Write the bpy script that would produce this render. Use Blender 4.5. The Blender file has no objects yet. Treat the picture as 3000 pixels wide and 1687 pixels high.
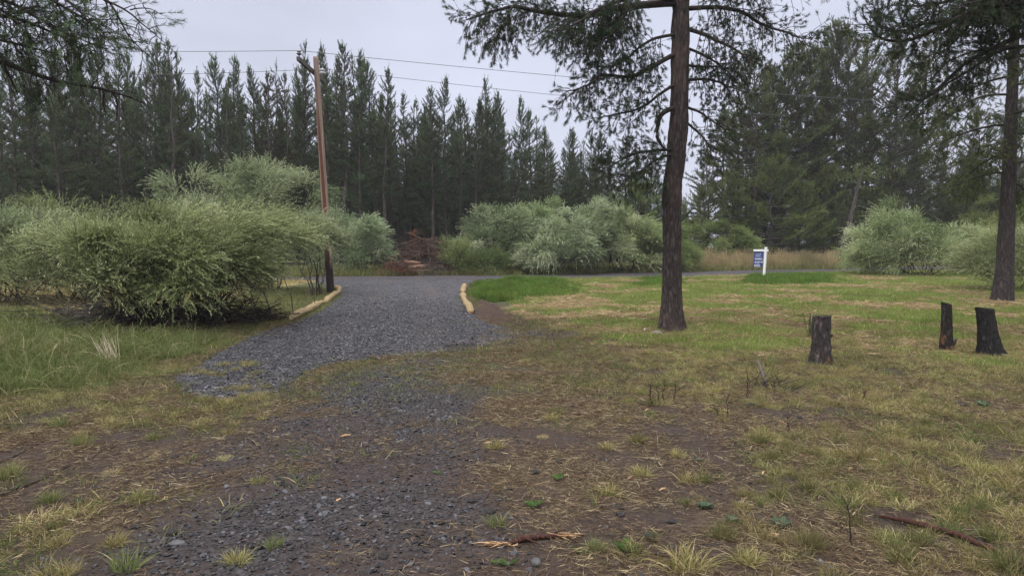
import bpy, math, random
import numpy as np
from mathutils import Vector

R = math.radians
scene = bpy.context.scene
COL = scene.collection

# ---------------------------------------------------------------- camera
CAM_H = 1.6
FPX = 1980.0                      # focal length in pixels of the 3000 px wide photograph
PITCH = math.atan((843.5 - 722.0) / FPX)
cam_data = bpy.data.cameras.new('camera')
cam_data.sensor_width = 36.0
cam_data.lens = FPX / 3000.0 * 36.0
cam_data.clip_start = 0.05
cam_data.clip_end = 3000.0
cam = bpy.data.objects.new('camera', cam_data)
COL.objects.link(cam)
cam.location = (0, 0, CAM_H)
cam.rotation_euler = (R(90) - PITCH, 0, 0)
scene.camera = cam

# ---------------------------------------------------------------- world: overcast daylight
SUN_EL, SUN_AZ = R(58), R(215)
world = bpy.data.worlds.new('World')
scene.world = world
world.use_nodes = True
wt = world.node_tree
wt.nodes.clear()
w_out = wt.nodes.new('ShaderNodeOutputWorld')
sky = wt.nodes.new('ShaderNodeTexSky')
sky.sky_type = 'NISHITA'
sky.sun_disc = False
sky.sun_elevation = SUN_EL
sky.sun_rotation = SUN_AZ
sky.dust_density = 4.0
bg_sky = wt.nodes.new('ShaderNodeBackground')
bg_sky.inputs['Strength'].default_value = 0.10
wt.links.new(sky.outputs[0], bg_sky.inputs[0])
tc = wt.nodes.new('ShaderNodeTexCoord')
sep = wt.nodes.new('ShaderNodeSeparateXYZ')
wt.links.new(tc.outputs['Generated'], sep.inputs[0])
zr = wt.nodes.new('ShaderNodeMapRange')
zr.inputs['From Min'].default_value = 0.0
zr.inputs['From Max'].default_value = 1.0
zr.inputs['To Min'].default_value = 0.0
zr.inputs['To Max'].default_value = 1.0
wt.links.new(sep.outputs['Z'], zr.inputs['Value'])
ramp = wt.nodes.new('ShaderNodeValToRGB')          # CIE overcast: the zenith is brighter than the horizon
e = ramp.color_ramp.elements
e[0].position = 0.0;  e[0].color = (0.64, 0.66, 0.79, 1)
e[1].position = 1.0;  e[1].color = (0.90, 0.875, 0.82, 1)
m = e.new(0.36); m.color = (0.59, 0.615, 0.75, 1)
wt.links.new(zr.outputs[0], ramp.inputs[0])
noise = wt.nodes.new('ShaderNodeTexNoise')         # soft cloud texture
noise.inputs['Scale'].default_value = 2.2
noise.inputs['Detail'].default_value = 4.0
mp = wt.nodes.new('ShaderNodeMapping')
mp.inputs['Scale'].default_value = (1.0, 1.0, 3.0)
wt.links.new(tc.outputs['Generated'], mp.inputs[0])
wt.links.new(mp.outputs[0], noise.inputs['Vector'])
nr = wt.nodes.new('ShaderNodeMapRange')
nr.inputs['From Min'].default_value = 0.3
nr.inputs['From Max'].default_value = 0.7
nr.inputs['To Min'].default_value = 0.86
nr.inputs['To Max'].default_value = 1.12
wt.links.new(noise.outputs[0], nr.inputs['Value'])
zs = wt.nodes.new('ShaderNodeMapRange')            # strength rises towards the zenith
zs.inputs['From Min'].default_value = 0.40
zs.inputs['From Max'].default_value = 0.95
zs.inputs['To Min'].default_value = 1.0
zs.inputs['To Max'].default_value = 3.2
wt.links.new(sep.outputs['Z'], zs.inputs['Value'])
ml = wt.nodes.new('ShaderNodeMath'); ml.operation = 'MULTIPLY'
wt.links.new(nr.outputs[0], ml.inputs[0]); wt.links.new(zs.outputs[0], ml.inputs[1])
bg_cloud = wt.nodes.new('ShaderNodeBackground')
wt.links.new(ramp.outputs[0], bg_cloud.inputs[0])
wt.links.new(ml.outputs[0], bg_cloud.inputs['Strength'])
wmix = wt.nodes.new('ShaderNodeMixShader')
wmix.inputs[0].default_value = 0.9
wt.links.new(bg_sky.outputs[0], wmix.inputs[1])
wt.links.new(bg_cloud.outputs[0], wmix.inputs[2])
wt.links.new(wmix.outputs[0], w_out.inputs[0])

sd = bpy.data.lights.new('sun', 'SUN')
sd.energy = 1.5
sd.angle = R(25)
sd.color = (1.0, 0.97, 0.92)
sun = bpy.data.objects.new('sun', sd)
COL.objects.link(sun)
sun.rotation_euler = (R(90) - SUN_EL, 0, -SUN_AZ + math.pi)
sun.location = (0, 0, 60)

vs = scene.view_settings
vs.view_transform = 'Standard'
vs.look = 'None'
vs.exposure = 0.26
vs.gamma = 1.0
vs.use_curve_mapping = False
cy = scene.cycles
cy.max_bounces = 6
cy.diffuse_bounces = 2
cy.glossy_bounces = 2
cy.transmission_bounces = 3
cy.volume_bounces = 1
cy.transparent_max_bounces = 4
cy.use_adaptive_sampling = True
cy.adaptive_threshold = 0.02
cy.use_denoising = True
cy.denoiser = 'OPENIMAGEDENOISE'
cy.denoising_input_passes = 'RGB_ALBEDO_NORMAL'
cy.denoising_prefilter = 'ACCURATE'
cy.caustics_reflective = False
cy.caustics_refractive = False
cy.sample_clamp_indirect = 4.0

# ---------------------------------------------------------------- measuring the photograph
CP, SP = math.cos(PITCH), math.sin(PITCH)
def ray(px, py):
    """direction of the photograph's pixel (3000 x 1687) with unit forward (y) part"""
    u = (px - 1500.0) / FPX
    v = (843.5 - py) / FPX
    y = CP + v * SP
    z = -SP + v * CP
    return Vector((u / y, 1.0, z / y))
def at(px, py, d):
    r = ray(px, py)
    return Vector((r.x * d, d, CAM_H + r.z * d))
def G(px, py, z=0.0):
    r = ray(px, py)
    t = (z - CAM_H) / r.z
    return (r.x * t, t)
def G2(px, py):                    # the same for pixels of the 2576 px wide view
    k = 3000.0 / 2576.0
    return G(px * k, py * k)
def proj(p):
    dx, dy, dz = p[0], p[1], p[2] - CAM_H
    f = dy * CP - dz * SP
    up = dy * SP + dz * CP
    return (1500 + FPX * dx / f, 843.5 - FPX * up / f)

# ---------------------------------------------------------------- numpy noise
def _h(ix, iy, iz, s):
    n = (ix * 374761393 + iy * 668265263 + iz * 2147483647 + s * 974634777) & 0xffffffff
    n = ((n ^ (n >> 13)) * 1274126177) & 0xffffffff
    n = ((n ^ (n >> 16)) * 2246822519) & 0xffffffff
    return ((n ^ (n >> 15)) & 0xffffff) / float(0xffffff)
def vnoise(x, y, z=None, seed=0):
    x = np.asarray(x, float); y = np.asarray(y, float)
    z = np.zeros_like(x) if z is None else np.asarray(z, float)
    fx, fy, fz = np.floor(x), np.floor(y), np.floor(z)
    ix, iy, iz = fx.astype(np.int64), fy.astype(np.int64), fz.astype(np.int64)
    tx, ty, tz = x - fx, y - fy, z - fz
    tx = tx * tx * (3 - 2 * tx); ty = ty * ty * (3 - 2 * ty); tz = tz * tz * (3 - 2 * tz)
    def L(a, b, t): return a + (b - a) * t
    c = [[[_h(ix + i, iy + j, iz + k, seed) for k in (0, 1)] for j in (0, 1)] for i in (0, 1)]
    x00 = L(c[0][0][0], c[1][0][0], tx); x10 = L(c[0][1][0], c[1][1][0], tx)
    x01 = L(c[0][0][1], c[1][0][1], tx); x11 = L(c[0][1][1], c[1][1][1], tx)
    return L(L(x00, x10, ty), L(x01, x11, ty), tz)
def fbm(x, y, z=None, seed=0, oct=4):
    s, a, t = 0.0, 0.5, 0.0
    x = np.asarray(x, float); y = np.asarray(y, float)
    for o in range(oct):
        s = s + a * vnoise(x, y, z, seed + o * 17); t += a; a *= 0.5
        x = x * 2.03; y = y * 2.03
        z = None if z is None else np.asarray(z) * 2.03
    return s / t
def sstep(a, b, x):
    t = np.clip((x - a) / (b - a), 0, 1)
    return t * t * (3 - 2 * t)

# ---------------------------------------------------------------- mesh builder
def unit(v):
    return v / np.maximum(np.linalg.norm(v, axis=-1, keepdims=True), 1e-9)
class Geo:
    def __init__(self):
        self.v, self.q, self.t, self.a, self.n = [], [], [], [], 0
        self.mq, self.mt = [], []
    def add(self, v, quads=None, tris=None, tint=None, mat=0):
        v = np.asarray(v, np.float32).reshape(-1, 3)
        if quads is not None and len(quads):
            self.q.append(np.asarray(quads, np.int64).reshape(-1, 4) + self.n)
            self.mq.append(np.full(len(self.q[-1]), mat, np.int32))
        if tris is not None and len(tris):
            self.t.append(np.asarray(tris, np.int64).reshape(-1, 3) + self.n)
            self.mt.append(np.full(len(self.t[-1]), mat, np.int32))
        if tint is None: tint = np.full(len(v), 0.5)
        elif np.isscalar(tint): tint = np.full(len(v), tint)
        self.a.append(np.asarray(tint, np.float32))
        self.v.append(v); self.n += len(v)
    def tube(self, pts, radii, sides=6, tint=0.5, mat=0, cap=True):
        P = np.asarray(pts, float); n = len(P)
        rad = np.broadcast_to(np.asarray(radii, float), (n,))
        T = unit(np.gradient(P, axis=0))
        ref = np.array([0, 0, 1.0]) if abs(T[:, 2]).mean() < 0.8 else np.array([1.0, 0, 0])
        A = unit(np.cross(T, ref)); B = np.cross(T, A)
        an = np.linspace(0, 2 * np.pi, sides, endpoint=False)
        V = P[:, None] + rad[:, None, None] * (np.cos(an)[None, :, None] * A[:, None] + np.sin(an)[None, :, None] * B[:, None])
        i = np.arange(n - 1)[:, None] * sides; j = np.arange(sides)[None]; k = (j + 1) % sides
        Q = np.stack([i + j, i + k, i + sides + k, i + sides + j], -1).reshape(-1, 4)
        tr = []
        V = V.reshape(-1, 3)
        if cap:
            V = np.vstack([V, P[:1], P[-1:]])
            c0, c1 = n * sides, n * sides + 1
            for a in range(sides):
                b = (a + 1) % sides
                tr.append((c0, b, a)); tr.append((c1, (n - 1) * sides + a, (n - 1) * sides + b))
        self.add(V, Q, tr if tr else None, tint, mat)
    def box(self, c, s, rot=0.0, tint=0.5, mat=0, bev=0.0):
        c = np.asarray(c, float); s = np.asarray(s, float) / 2
        V = np.array([[x, y, z] for z in (-1, 1) for y in (-1, 1) for x in (-1, 1)], float) * s
        cs, sn = math.cos(rot), math.sin(rot)
        V = np.stack([V[:, 0] * cs - V[:, 1] * sn, V[:, 0] * sn + V[:, 1] * cs, V[:, 2]], 1) + c
        Q = [(0, 2, 3, 1), (4, 5, 7, 6), (0, 1, 5, 4), (2, 6, 7, 3), (0, 4, 6, 2), (1, 3, 7, 5)]
        self.add(V, Q, None, tint, mat)
    def blades(self, P, D, L, W, tint, rng, curve=0.0, seg=1, mat=0, taper=1.0):
        """thin tapering blades / needles: P base, D direction, L length, W width"""
        P = np.asarray(P, float); D = unit(np.asarray(D, float)); n = len(P)
        L = np.broadcast_to(L, (n,)).astype(float); W = np.broadcast_to(W, (n,)).astype(float)
        S = unit(np.cross(D, unit(rng.normal(size=(n, 3)))))
        tint = np.broadcast_to(tint, (n,))
        if seg == 1:
            V = np.stack([P - S * W[:, None] / 2, P + S * W[:, None] / 2, P + D * L[:, None]], 1)
            if curve: V[:, 2, 2] -= curve * L
            self.add(V, None, np.arange(n * 3).reshape(n, 3), np.repeat(tint, 3), mat)
        else:
            rows = []
            for k in range(seg):
                t = k / seg
                C = P + D * (L * t)[:, None]
                C[:, 2] -= curve * L * t * t
                w = (W * (1 - taper * t ** 1.6) / 2)[:, None]
                rows += [C - S * w, C + S * w]
            C = P + D * L[:, None]; C[:, 2] -= curve * L
            rows.append(C)
            V = np.stack(rows, 1); m = V.shape[1]
            b = (np.arange(n) * m)[:, None]
            q = np.concatenate([b + np.array([[2 * k, 2 * k + 1, 2 * k + 3, 2 * k + 2]]) for k in range(seg - 1)], 0) if seg > 1 else None
            t3 = b + np.array([[2 * seg - 2, 2 * seg - 1, 2 * seg]])
            self.add(V, q, t3, np.repeat(tint, m), mat)
    def leaves(self, P, D, L, W, tint, rng, mat=0):
        """pointed leaves, one diamond each"""
        P = np.asarray(P, float); D = unit(np.asarray(D, float)); n = len(P)
        L = np.broadcast_to(L, (n,)).astype(float); W = np.broadcast_to(W, (n,)).astype(float)
        S = unit(np.cross(D, unit(rng.normal(size=(n, 3)) + np.array([0, 0, 1.2]))))
        M = P + D * (L * 0.45)[:, None]
        E = P + D * L[:, None]; E[:, 2] -= 0.12 * L
        V = np.stack([P, M + S * W[:, None] / 2, E, M - S * W[:, None] / 2], 1)
        self.add(V, np.arange(n * 4).reshape(n, 4), None, np.repeat(np.broadcast_to(tint, (n,)), 4), mat)
    def mesh(self, name, mats, smooth=False):
        me = bpy.data.meshes.new(name)
        V = np.concatenate(self.v) if self.v else np.zeros((0, 3), np.float32)
        Q = np.concatenate(self.q) if self.q else np.zeros((0, 4), np.int64)
        T = np.concatenate(self.t) if self.t else np.zeros((0, 3), np.int64)
        me.vertices.add(len(V)); me.vertices.foreach_set('co', V.ravel())
        nl = Q.size + T.size
        me.loops.add(nl)
        me.loops.foreach_set('vertex_index', np.concatenate([Q.ravel(), T.ravel()]).astype(np.int32))
        me.polygons.add(len(Q) + len(T))
        st = np.concatenate([np.arange(len(Q)) * 4, Q.size + np.arange(len(T)) * 3]).astype(np.int32)
        me.polygons.foreach_set('loop_start', st)
        mi = np.concatenate((self.mq + self.mt)) if (self.mq or self.mt) else np.zeros(0, np.int32)
        me.polygons.foreach_set('material_index', mi.astype(np.int32))
        me.polygons.foreach_set('use_smooth', np.full(len(Q) + len(T), smooth))
        at_ = me.attributes.new('tint', 'FLOAT', 'POINT')
        at_.data.foreach_set('value', np.concatenate(self.a).astype(np.float32) if self.a else np.zeros(0, np.float32))
        for m_ in (mats if isinstance(mats, (list, tuple)) else [mats]): me.materials.append(m_)
        me.update(calc_edges=True)
        return me
    def obj(self, name, mats, parent=None, smooth=False, link=True):
        o = bpy.data.objects.new(name, self.mesh(name, mats, smooth))
        if link: COL.objects.link(o)
        if parent is not None: o.parent = parent
        return o
def tag(o, label=None, cat=None, group=None, kind=None):
    if label: o['label'] = label
    if cat: o['category'] = cat
    if group: o['group'] = group
    if kind: o['kind'] = kind
    return o
def thing(name, label, cat, loc=(0, 0, 0), group=None, rz=0.0):
    o = bpy.data.objects.new(name, None); COL.objects.link(o)
    o.location = loc; o.rotation_euler = (0, 0, rz); o.empty_display_size = 0.2
    return tag(o, label, cat, group)
def copy_thing(root, loc, rz, scale, label=None, group=None, tilt=(0, 0)):
    r = root.copy(); COL.objects.link(r)
    r.location = loc; r.rotation_euler = (tilt[0], tilt[1], rz); r.scale = scale
    if label: r['label'] = label
    if group: r['group'] = group
    for ch in list(root.children):
        c = ch.copy(); COL.objects.link(c); c.parent = r
    return r

# ---------------------------------------------------------------- materials
class NT:
    """small helper to write node materials"""
    def __init__(self, name):
        self.m = bpy.data.materials.new(name); self.m.use_nodes = True
        self.t = self.m.node_tree; self.t.nodes.clear()
        self.out = self.t.nodes.new('ShaderNodeOutputMaterial')
    def n(self, typ, **kw):
        x = self.t.nodes.new(typ)
        for k, v in kw.items():
            if k in x.inputs: self.put(x.inputs[k], v)
            else: setattr(x, k, v)
        return x
    def put(self, sock, v):
        if hasattr(v, 'is_output') or isinstance(v, bpy.types.NodeSocket): self.t.links.new(v, sock)
        else: sock.default_value = v
    def coord(self, scale=(1, 1, 1), kind='Object'):
        c = self.n('ShaderNodeTexCoord'); m = self.n('ShaderNodeMapping')
        self.t.links.new(c.outputs[kind], m.inputs[0]); m.inputs['Scale'].default_value = scale
        return m.outputs[0]
    def noise(self, vec, scale, detail=4, rough=0.6):
        x = self.n('ShaderNodeTexNoise'); self.t.links.new(vec, x.inputs['Vector'])
        x.inputs['Scale'].default_value = scale; x.inputs['Detail'].default_value = detail
        x.inputs['Roughness'].default_value = rough
        return x.outputs[0]
    def ramp(self, fac, stops, interp='LINEAR'):
        x = self.n('ShaderNodeValToRGB'); self.put(x.inputs[0], fac)
        x.color_ramp.interpolation = interp
        el = x.color_ramp.elements
        while len(el) < len(stops): el.new(0.5)
        for e_, (p, c) in zip(el, stops): e_.position = p; e_.color = (*c, 1)
        return x.outputs[0]
    def mix(self, fac, a, b, mode='MIX'):
        x = self.n('ShaderNodeMix', data_type='RGBA', blend_type=mode)
        self.put(x.inputs[0], fac)
        for s, v in ((x.inputs[6], a), (x.inputs[7], b)):
            self.put(s, (*v, 1) if isinstance(v, tuple) and len(v) == 3 else v)
        return x.outputs[2]
    def math(self, op, a, b=0.0, clamp=False):
        x = self.n('ShaderNodeMath', operation=op, use_clamp=clamp)
        self.put(x.inputs[0], a); self.put(x.inputs[1], b)
        return x.outputs[0]
    def attr(self, name, out='Fac'):
        return self.n('ShaderNodeAttribute', attribute_name=name).outputs[out]
    def bump(self, h, strength=0.5, dist=0.02):
        x = self.n('ShaderNodeBump'); self.put(x.inputs['Height'], h)
        x.inputs['Strength'].default_value = strength; x.inputs['Distance'].default_value = dist
        return x.outputs[0]
    def principled(self, col, rough=0.85, normal=None, spec=0.3):
        b = self.n('ShaderNodeBsdfPrincipled')
        self.put(b.inputs['Base Color'], (*col, 1) if isinstance(col, tuple) and len(col) == 3 else col)
        self.put(b.inputs['Roughness'], rough)
        b.inputs['Specular IOR Level'].default_value = spec
        if normal is not None: self.put(b.inputs['Normal'], normal)
        self.t.links.new(b.outputs[0], self.out.inputs[0])
        return self.m
    def leafy(self, col, back=None, trans=0.3, rough=0.6, gloss=0.0):
        if back is not None:
            g = self.n('ShaderNodeNewGeometry')
            col = self.mix(g.outputs['Backfacing'], col, back)
        d = self.n('ShaderNodeBsdfDiffuse'); self.put(d.inputs[0], col)
        t = self.n('ShaderNodeBsdfTranslucent'); self.put(t.inputs[0], col)
        mx = self.n('ShaderNodeMixShader'); mx.inputs[0].default_value = trans
        self.t.links.new(d.outputs[0], mx.inputs[1]); self.t.links.new(t.outputs[0], mx.inputs[2])
        res = mx.outputs[0]
        if gloss:
            gl = self.n('ShaderNodeBsdfGlossy'); gl.inputs['Roughness'].default_value = rough
            m2 = self.n('ShaderNodeMixShader'); m2.inputs[0].default_value = gloss
            self.t.links.new(res, m2.inputs[1]); self.t.links.new(gl.outputs[0], m2.inputs[2]); res = m2.outputs[0]
        self.t.links.new(res, self.out.inputs[0])
        return self.m
    def rnd(self):
        return self.n('ShaderNodeObjectInfo').outputs['Random']

def mat_leaf(name, stops, back_gain=None, trans=0.3, var=0.25, gloss=0.0, patch=None):
    k = NT(name)
    col = k.ramp(k.attr('tint'), stops)
    if patch:                                          # (scale, colour, low, high): growth patches of another colour
        oi = k.n('ShaderNodeObjectInfo')
        for sc, colr, lo, hi, amt in patch:
            pn = k.noise(oi.outputs['Location'], sc, 4, 0.6)
            col = k.mix(k.ramp(pn, [(lo, (0, 0, 0)), (hi, (amt, amt, amt))]), col, k.mix(0.35, colr, col))
    hs = k.n('ShaderNodeHueSaturation')
    k.put(hs.inputs['Color'], col)
    r = k.rnd()
    v = k.math('ADD', k.math('MULTIPLY', r, var), 1 - var / 2)
    k.put(hs.inputs['Value'], v)
    k.put(hs.inputs['Hue'], k.math('ADD', k.math('MULTIPLY', r, 0.03), 0.485))
    col = hs.outputs[0]
    back = None
    if back_gain: back = k.mix(1.0, col, back_gain, 'MULTIPLY')
    return k.leafy(col, back, trans, 0.45, gloss)

# foliage
M_PINE = mat_leaf('pine_needles', [(0.0, (0.085, 0.055, 0.032)), (0.18, (0.050, 0.062, 0.030)), (0.55, (0.070, 0.105, 0.055)), (1.0, (0.150, 0.200, 0.100))], trans=0.2, var=0.5)
M_PINE_R = mat_leaf('broad_pine_needles', [(0.0, (0.10, 0.065, 0.03)), (0.18, (0.055, 0.066, 0.026)), (0.55, (0.075, 0.105, 0.040)), (1.0, (0.185, 0.215, 0.075))], trans=0.2, var=0.55)
M_HERO = mat_leaf('near_pine_needles', [(0.0, (0.09, 0.06, 0.035)), (0.2, (0.040, 0.052, 0.030)), (0.6, (0.055, 0.078, 0.046)), (1.0, (0.105, 0.135, 0.080))], trans=0.2, var=0.1)
M_WILLOW = mat_leaf('willow_leaves', [(0.0, (0.11, 0.145, 0.055)), (0.4, (0.235, 0.29, 0.118)), (0.75, (0.365, 0.42, 0.19)), (1.0, (0.53, 0.56, 0.33))], back_gain=(1.12, 1.14, 1.3), trans=0.25, var=0.12, gloss=0.03)
M_WILLOWG = mat_leaf('grey_willow_leaves', [(0.0, (0.095, 0.135, 0.062)), (0.4, (0.20, 0.26, 0.125)), (0.75, (0.335, 0.395, 0.215)), (1.0, (0.48, 0.525, 0.33))], back_gain=(1.12, 1.12, 1.2), trans=0.25, var=0.12, gloss=0.03)
M_SHRUB = mat_leaf('shrub_leaves', [(0.0, (0.09, 0.12, 0.04)), (0.5, (0.17, 0.22, 0.075)), (1.0, (0.30, 0.35, 0.14))], back_gain=(1.2, 1.2, 1.3), trans=0.28, var=0.12)
M_REDNEEDLE = mat_leaf('dead_red_needles', [(0.0, (0.085, 0.040, 0.030)), (0.5, (0.175, 0.078, 0.054)), (1.0, (0.31, 0.145, 0.095))], trans=0.15, var=0.1)
M_LAWN = mat_leaf('lawn_grass', [(0.0, (0.50, 0.42, 0.22)), (0.22, (0.31, 0.30, 0.105)), (0.5, (0.175, 0.25, 0.058)), (1.0, (0.215, 0.335, 0.072))], trans=0.35, var=0.55, patch=[(0.45, (0.46, 0.38, 0.19), 0.54, 0.66, 1.0), (0.9, (0.075, 0.13, 0.028), 0.52, 0.66, 0.9), (2.6, (0.42, 0.36, 0.17), 0.56, 0.68, 0.8)])
M_LUSH = mat_leaf('lush_grass', [(0.0, (0.08, 0.125, 0.030)), (0.5, (0.125, 0.20, 0.042)), (1.0, (0.21, 0.31, 0.08))], trans=0.35, var=0.6, patch=[(1.6, (0.06, 0.11, 0.022), 0.5, 0.62, 0.8)])
M_DRY = mat_leaf('dry_grass', [(0.0, (0.135, 0.14, 0.045)), (0.35, (0.235, 0.215, 0.080)), (0.7, (0.38, 0.315, 0.15)), (1.0, (0.58, 0.48, 0.29))], trans=0.3, var=0.5, patch=[(0.8, (0.105, 0.125, 0.045), 0.5, 0.62, 0.85)])
M_OLIVE = mat_leaf('olive_grass', [(0.0, (0.075, 0.105, 0.035)), (0.5, (0.135, 0.165, 0.06)), (0.85, (0.24, 0.23, 0.10)), (1.0, (0.40, 0.34, 0.18))], trans=0.32, var=0.4, patch=[(0.9, (0.27, 0.22, 0.11), 0.5, 0.64, 0.8)])
M_TALL = mat_leaf('tall_green_grass', [(0.0, (0.085, 0.11, 0.035)), (0.5, (0.15, 0.185, 0.065)), (0.88, (0.26, 0.27, 0.12)), (1.0, (0.42, 0.37, 0.22))], trans=0.32, var=0.5, patch=[(0.7, (0.24, 0.20, 0.10), 0.54, 0.68, 0.8), (1.3, (0.06, 0.10, 0.035), 0.52, 0.66, 0.8)])
M_REED = mat_leaf('reed_grass', [(0.0, (0.16, 0.16, 0.075)), (0.4, (0.27, 0.225, 0.115)), (0.8, (0.40, 0.31, 0.175)), (1.0, (0.52, 0.41, 0.25))], trans=0.3, var=0.5, patch=[(0.35, (0.13, 0.145, 0.06), 0.48, 0.60, 0.85)])
M_STRAW = mat_leaf('pale_straw', [(0.0, (0.24, 0.17, 0.095)), (0.5, (0.42, 0.32, 0.19)), (1.0, (0.62, 0.50, 0.32))], trans=0.2, var=0.3)
M_PALE = mat_leaf('pale_dry_blades', [(0.0, (0.40, 0.33, 0.20)), (1.0, (0.72, 0.63, 0.46))], trans=0.3, var=0.1)
M_LITTER = mat_leaf('needle_litter', [(0.0, (0.06, 0.040, 0.030)), (0.35, (0.140, 0.102, 0.066)), (0.7, (0.31, 0.24, 0.145)), (1.0, (0.56, 0.46, 0.31))], trans=0.1, var=0.35)
M_WEED = mat_leaf('weed_leaves', [(0.0, (0.045, 0.085, 0.027)), (1.0, (0.085, 0.15, 0.046))], trans=0.35, var=0.2)
M_BLUEWEED = mat_leaf('blue_green_weed', [(0.0, (0.06, 0.095, 0.058)), (1.0, (0.13, 0.18, 0.12))], trans=0.3, var=0.2)

def ridges(k, co, sc, detail=5):
    n = k.noise(co, sc, detail, 0.62)
    return k.math('MULTIPLY', k.math('ABSOLUTE', k.math('SUBTRACT', n, 0.5)), 4.0, True)
def mat_bark(name, dark, light, sx=16, sz=3.2, rough=0.9, bstr=0.9, warm=None):
    k = NT(name)
    co = k.coord((sx, sx, sz)); co2 = k.coord((sx * 2.6, sx * 2.6, sz * 2.4))
    r1 = ridges(k, co, 1.0); n1 = k.noise(co2, 1.0, 6, 0.72); n2 = k.noise(k.coord((1.3, 1.3, 0.7)), 1.5, 3)
    f = k.math('MULTIPLY', k.math('ADD', k.math('MULTIPLY', r1, 0.55), 0.45), k.math('SUBTRACT', k.math('MULTIPLY', n1, 2.0), 0.25), True)
    c = k.ramp(f, [(0.12, tuple(x * 0.35 for x in dark)), (0.4, dark), (0.95, light)])
    if warm: c = k.mix(k.ramp(n2, [(0.48, (0, 0, 0)), (0.68, (1, 1, 1))]), c, k.mix(0.5, c, warm))
    return k.principled(c, rough, k.bump(f, bstr, 0.03), 0.25)
M_BARK = mat_bark('pine_bark', (0.045, 0.036, 0.033), (0.20, 0.160, 0.143), warm=(0.16, 0.105, 0.082))
M_BARKD = mat_bark('dark_pine_bark', (0.040, 0.033, 0.031), (0.15, 0.125, 0.115))
M_BARKF = mat_bark('forest_bark', (0.06, 0.050, 0.046), (0.20, 0.17, 0.155), 8, 2, bstr=0.4)
M_TWIG = mat_bark('twig_bark', (0.035, 0.028, 0.025), (0.10, 0.082, 0.075), 30, 10, bstr=0.3)
M_WSTEM = mat_bark('willow_stem', (0.040, 0.034, 0.028), (0.13, 0.11, 0.09), 30, 10, bstr=0.3)
M_SLASH = mat_bark('dead_branch', (0.080, 0.047, 0.037), (0.27, 0.175, 0.145), 25, 6, bstr=0.4)
M_DEADSTEM = mat_bark('dark_dead_stem', (0.03, 0.022, 0.020), (0.11, 0.075, 0.062), 40, 12, bstr=0.3)
M_REDSTICK = mat_bark('red_brown_stick', (0.050, 0.022, 0.017), (0.16, 0.07, 0.048), 40, 8, bstr=0.4)
M_GREYSTICK = mat_bark('weathered_stick', (0.10, 0.085, 0.075), (0.27, 0.235, 0.21), 40, 8, bstr=0.4)
def mat_simple(name, c1, c2, scale=30, rough=0.8, bstr=0.3, dist=0.01, spec=0.3, sc=(1, 1, 1)):
    k = NT(name); co = k.coord(sc); n1 = k.noise(co, scale, 5, 0.65)
    return k.principled(k.mix(k.ramp(n1, [(0.3, (0, 0, 0)), (0.7, (1, 1, 1))]), c1, c2), rough, k.bump(n1, bstr, dist), spec)
M_CHIP = mat_simple('fresh_wood', (0.42, 0.24, 0.12), (0.62, 0.42, 0.24), 40, sc=(1, 1, 1))
M_LOG = mat_simple('log_wood', (0.12, 0.068, 0.046), (0.30, 0.18, 0.12), 14, sc=(1, 6, 6))
M_WATTLE = mat_simple('straw_netting', (0.13, 0.09, 0.045), (0.56, 0.42, 0.225), 38, bstr=1.0, dist=0.05)
M_WATTLEEND = mat_simple('straw_end', (0.30, 0.15, 0.085), (0.55, 0.33, 0.20), 60, bstr=0.8, dist=0.02)
M_STEEL = mat_simple('rusty_rod', (0.05, 0.042, 0.036), (0.12, 0.095, 0.075), 50, 0.6)
M_WHITE = mat_simple('white_vinyl', (0.78, 0.79, 0.80), (0.84, 0.84, 0.85), 6, 0.45, 0.02)
M_NAVY = mat_simple('navy_panel', (0.014, 0.042, 0.20), (0.018, 0.050, 0.225), 6, 0.4, 0.02)
M_LETTER = mat_simple('white_lettering', (0.78, 0.80, 0.84), (0.84, 0.86, 0.9), 6, 0.5, 0.02)
M_INSUL = mat_simple('insulator_glaze', (0.10, 0.095, 0.10), (0.17, 0.16, 0.165), 12, 0.3, 0.05, spec=0.5)
M_INSULP = mat_simple('pale_porcelain', (0.30, 0.30, 0.31), (0.42, 0.42, 0.43), 12, 0.3, 0.05, spec=0.5)
M_ARM = mat_simple('weathered_crossarm', (0.055, 0.052, 0.048), (0.12, 0.112, 0.10), 12, 0.9, 0.5, sc=(3, 3, 3))
M_WIRE = mat_simple('wire_metal', (0.10, 0.10, 0.11), (0.14, 0.14, 0.15), 12, 0.5, 0.02)
M_ROCK = mat_simple('dark_lava_rock', (0.012, 0.011, 0.012), (0.045, 0.040, 0.042), 60, 0.75, 0.8, 0.02)
M_PEBBLE = mat_simple('grey_pebble_stone', (0.055, 0.055, 0.058), (0.115, 0.115, 0.12), 30, 0.7, 0.5, 0.01)
M_GREYROCK = mat_simple('grey_rock', (0.11, 0.098, 0.09), (0.25, 0.225, 0.21), 30, 0.85, 0.8, 0.02)
M_PUFF = mat_simple('white_ball_skin', (0.76, 0.76, 0.74), (0.86, 0.86, 0.84), 25, 0.6, 0.1)
M_CONE = mat_simple('pine_cone_scales', (0.018, 0.013, 0.011), (0.07, 0.048, 0.036), 120, 0.85, 1.0, 0.01)

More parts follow.
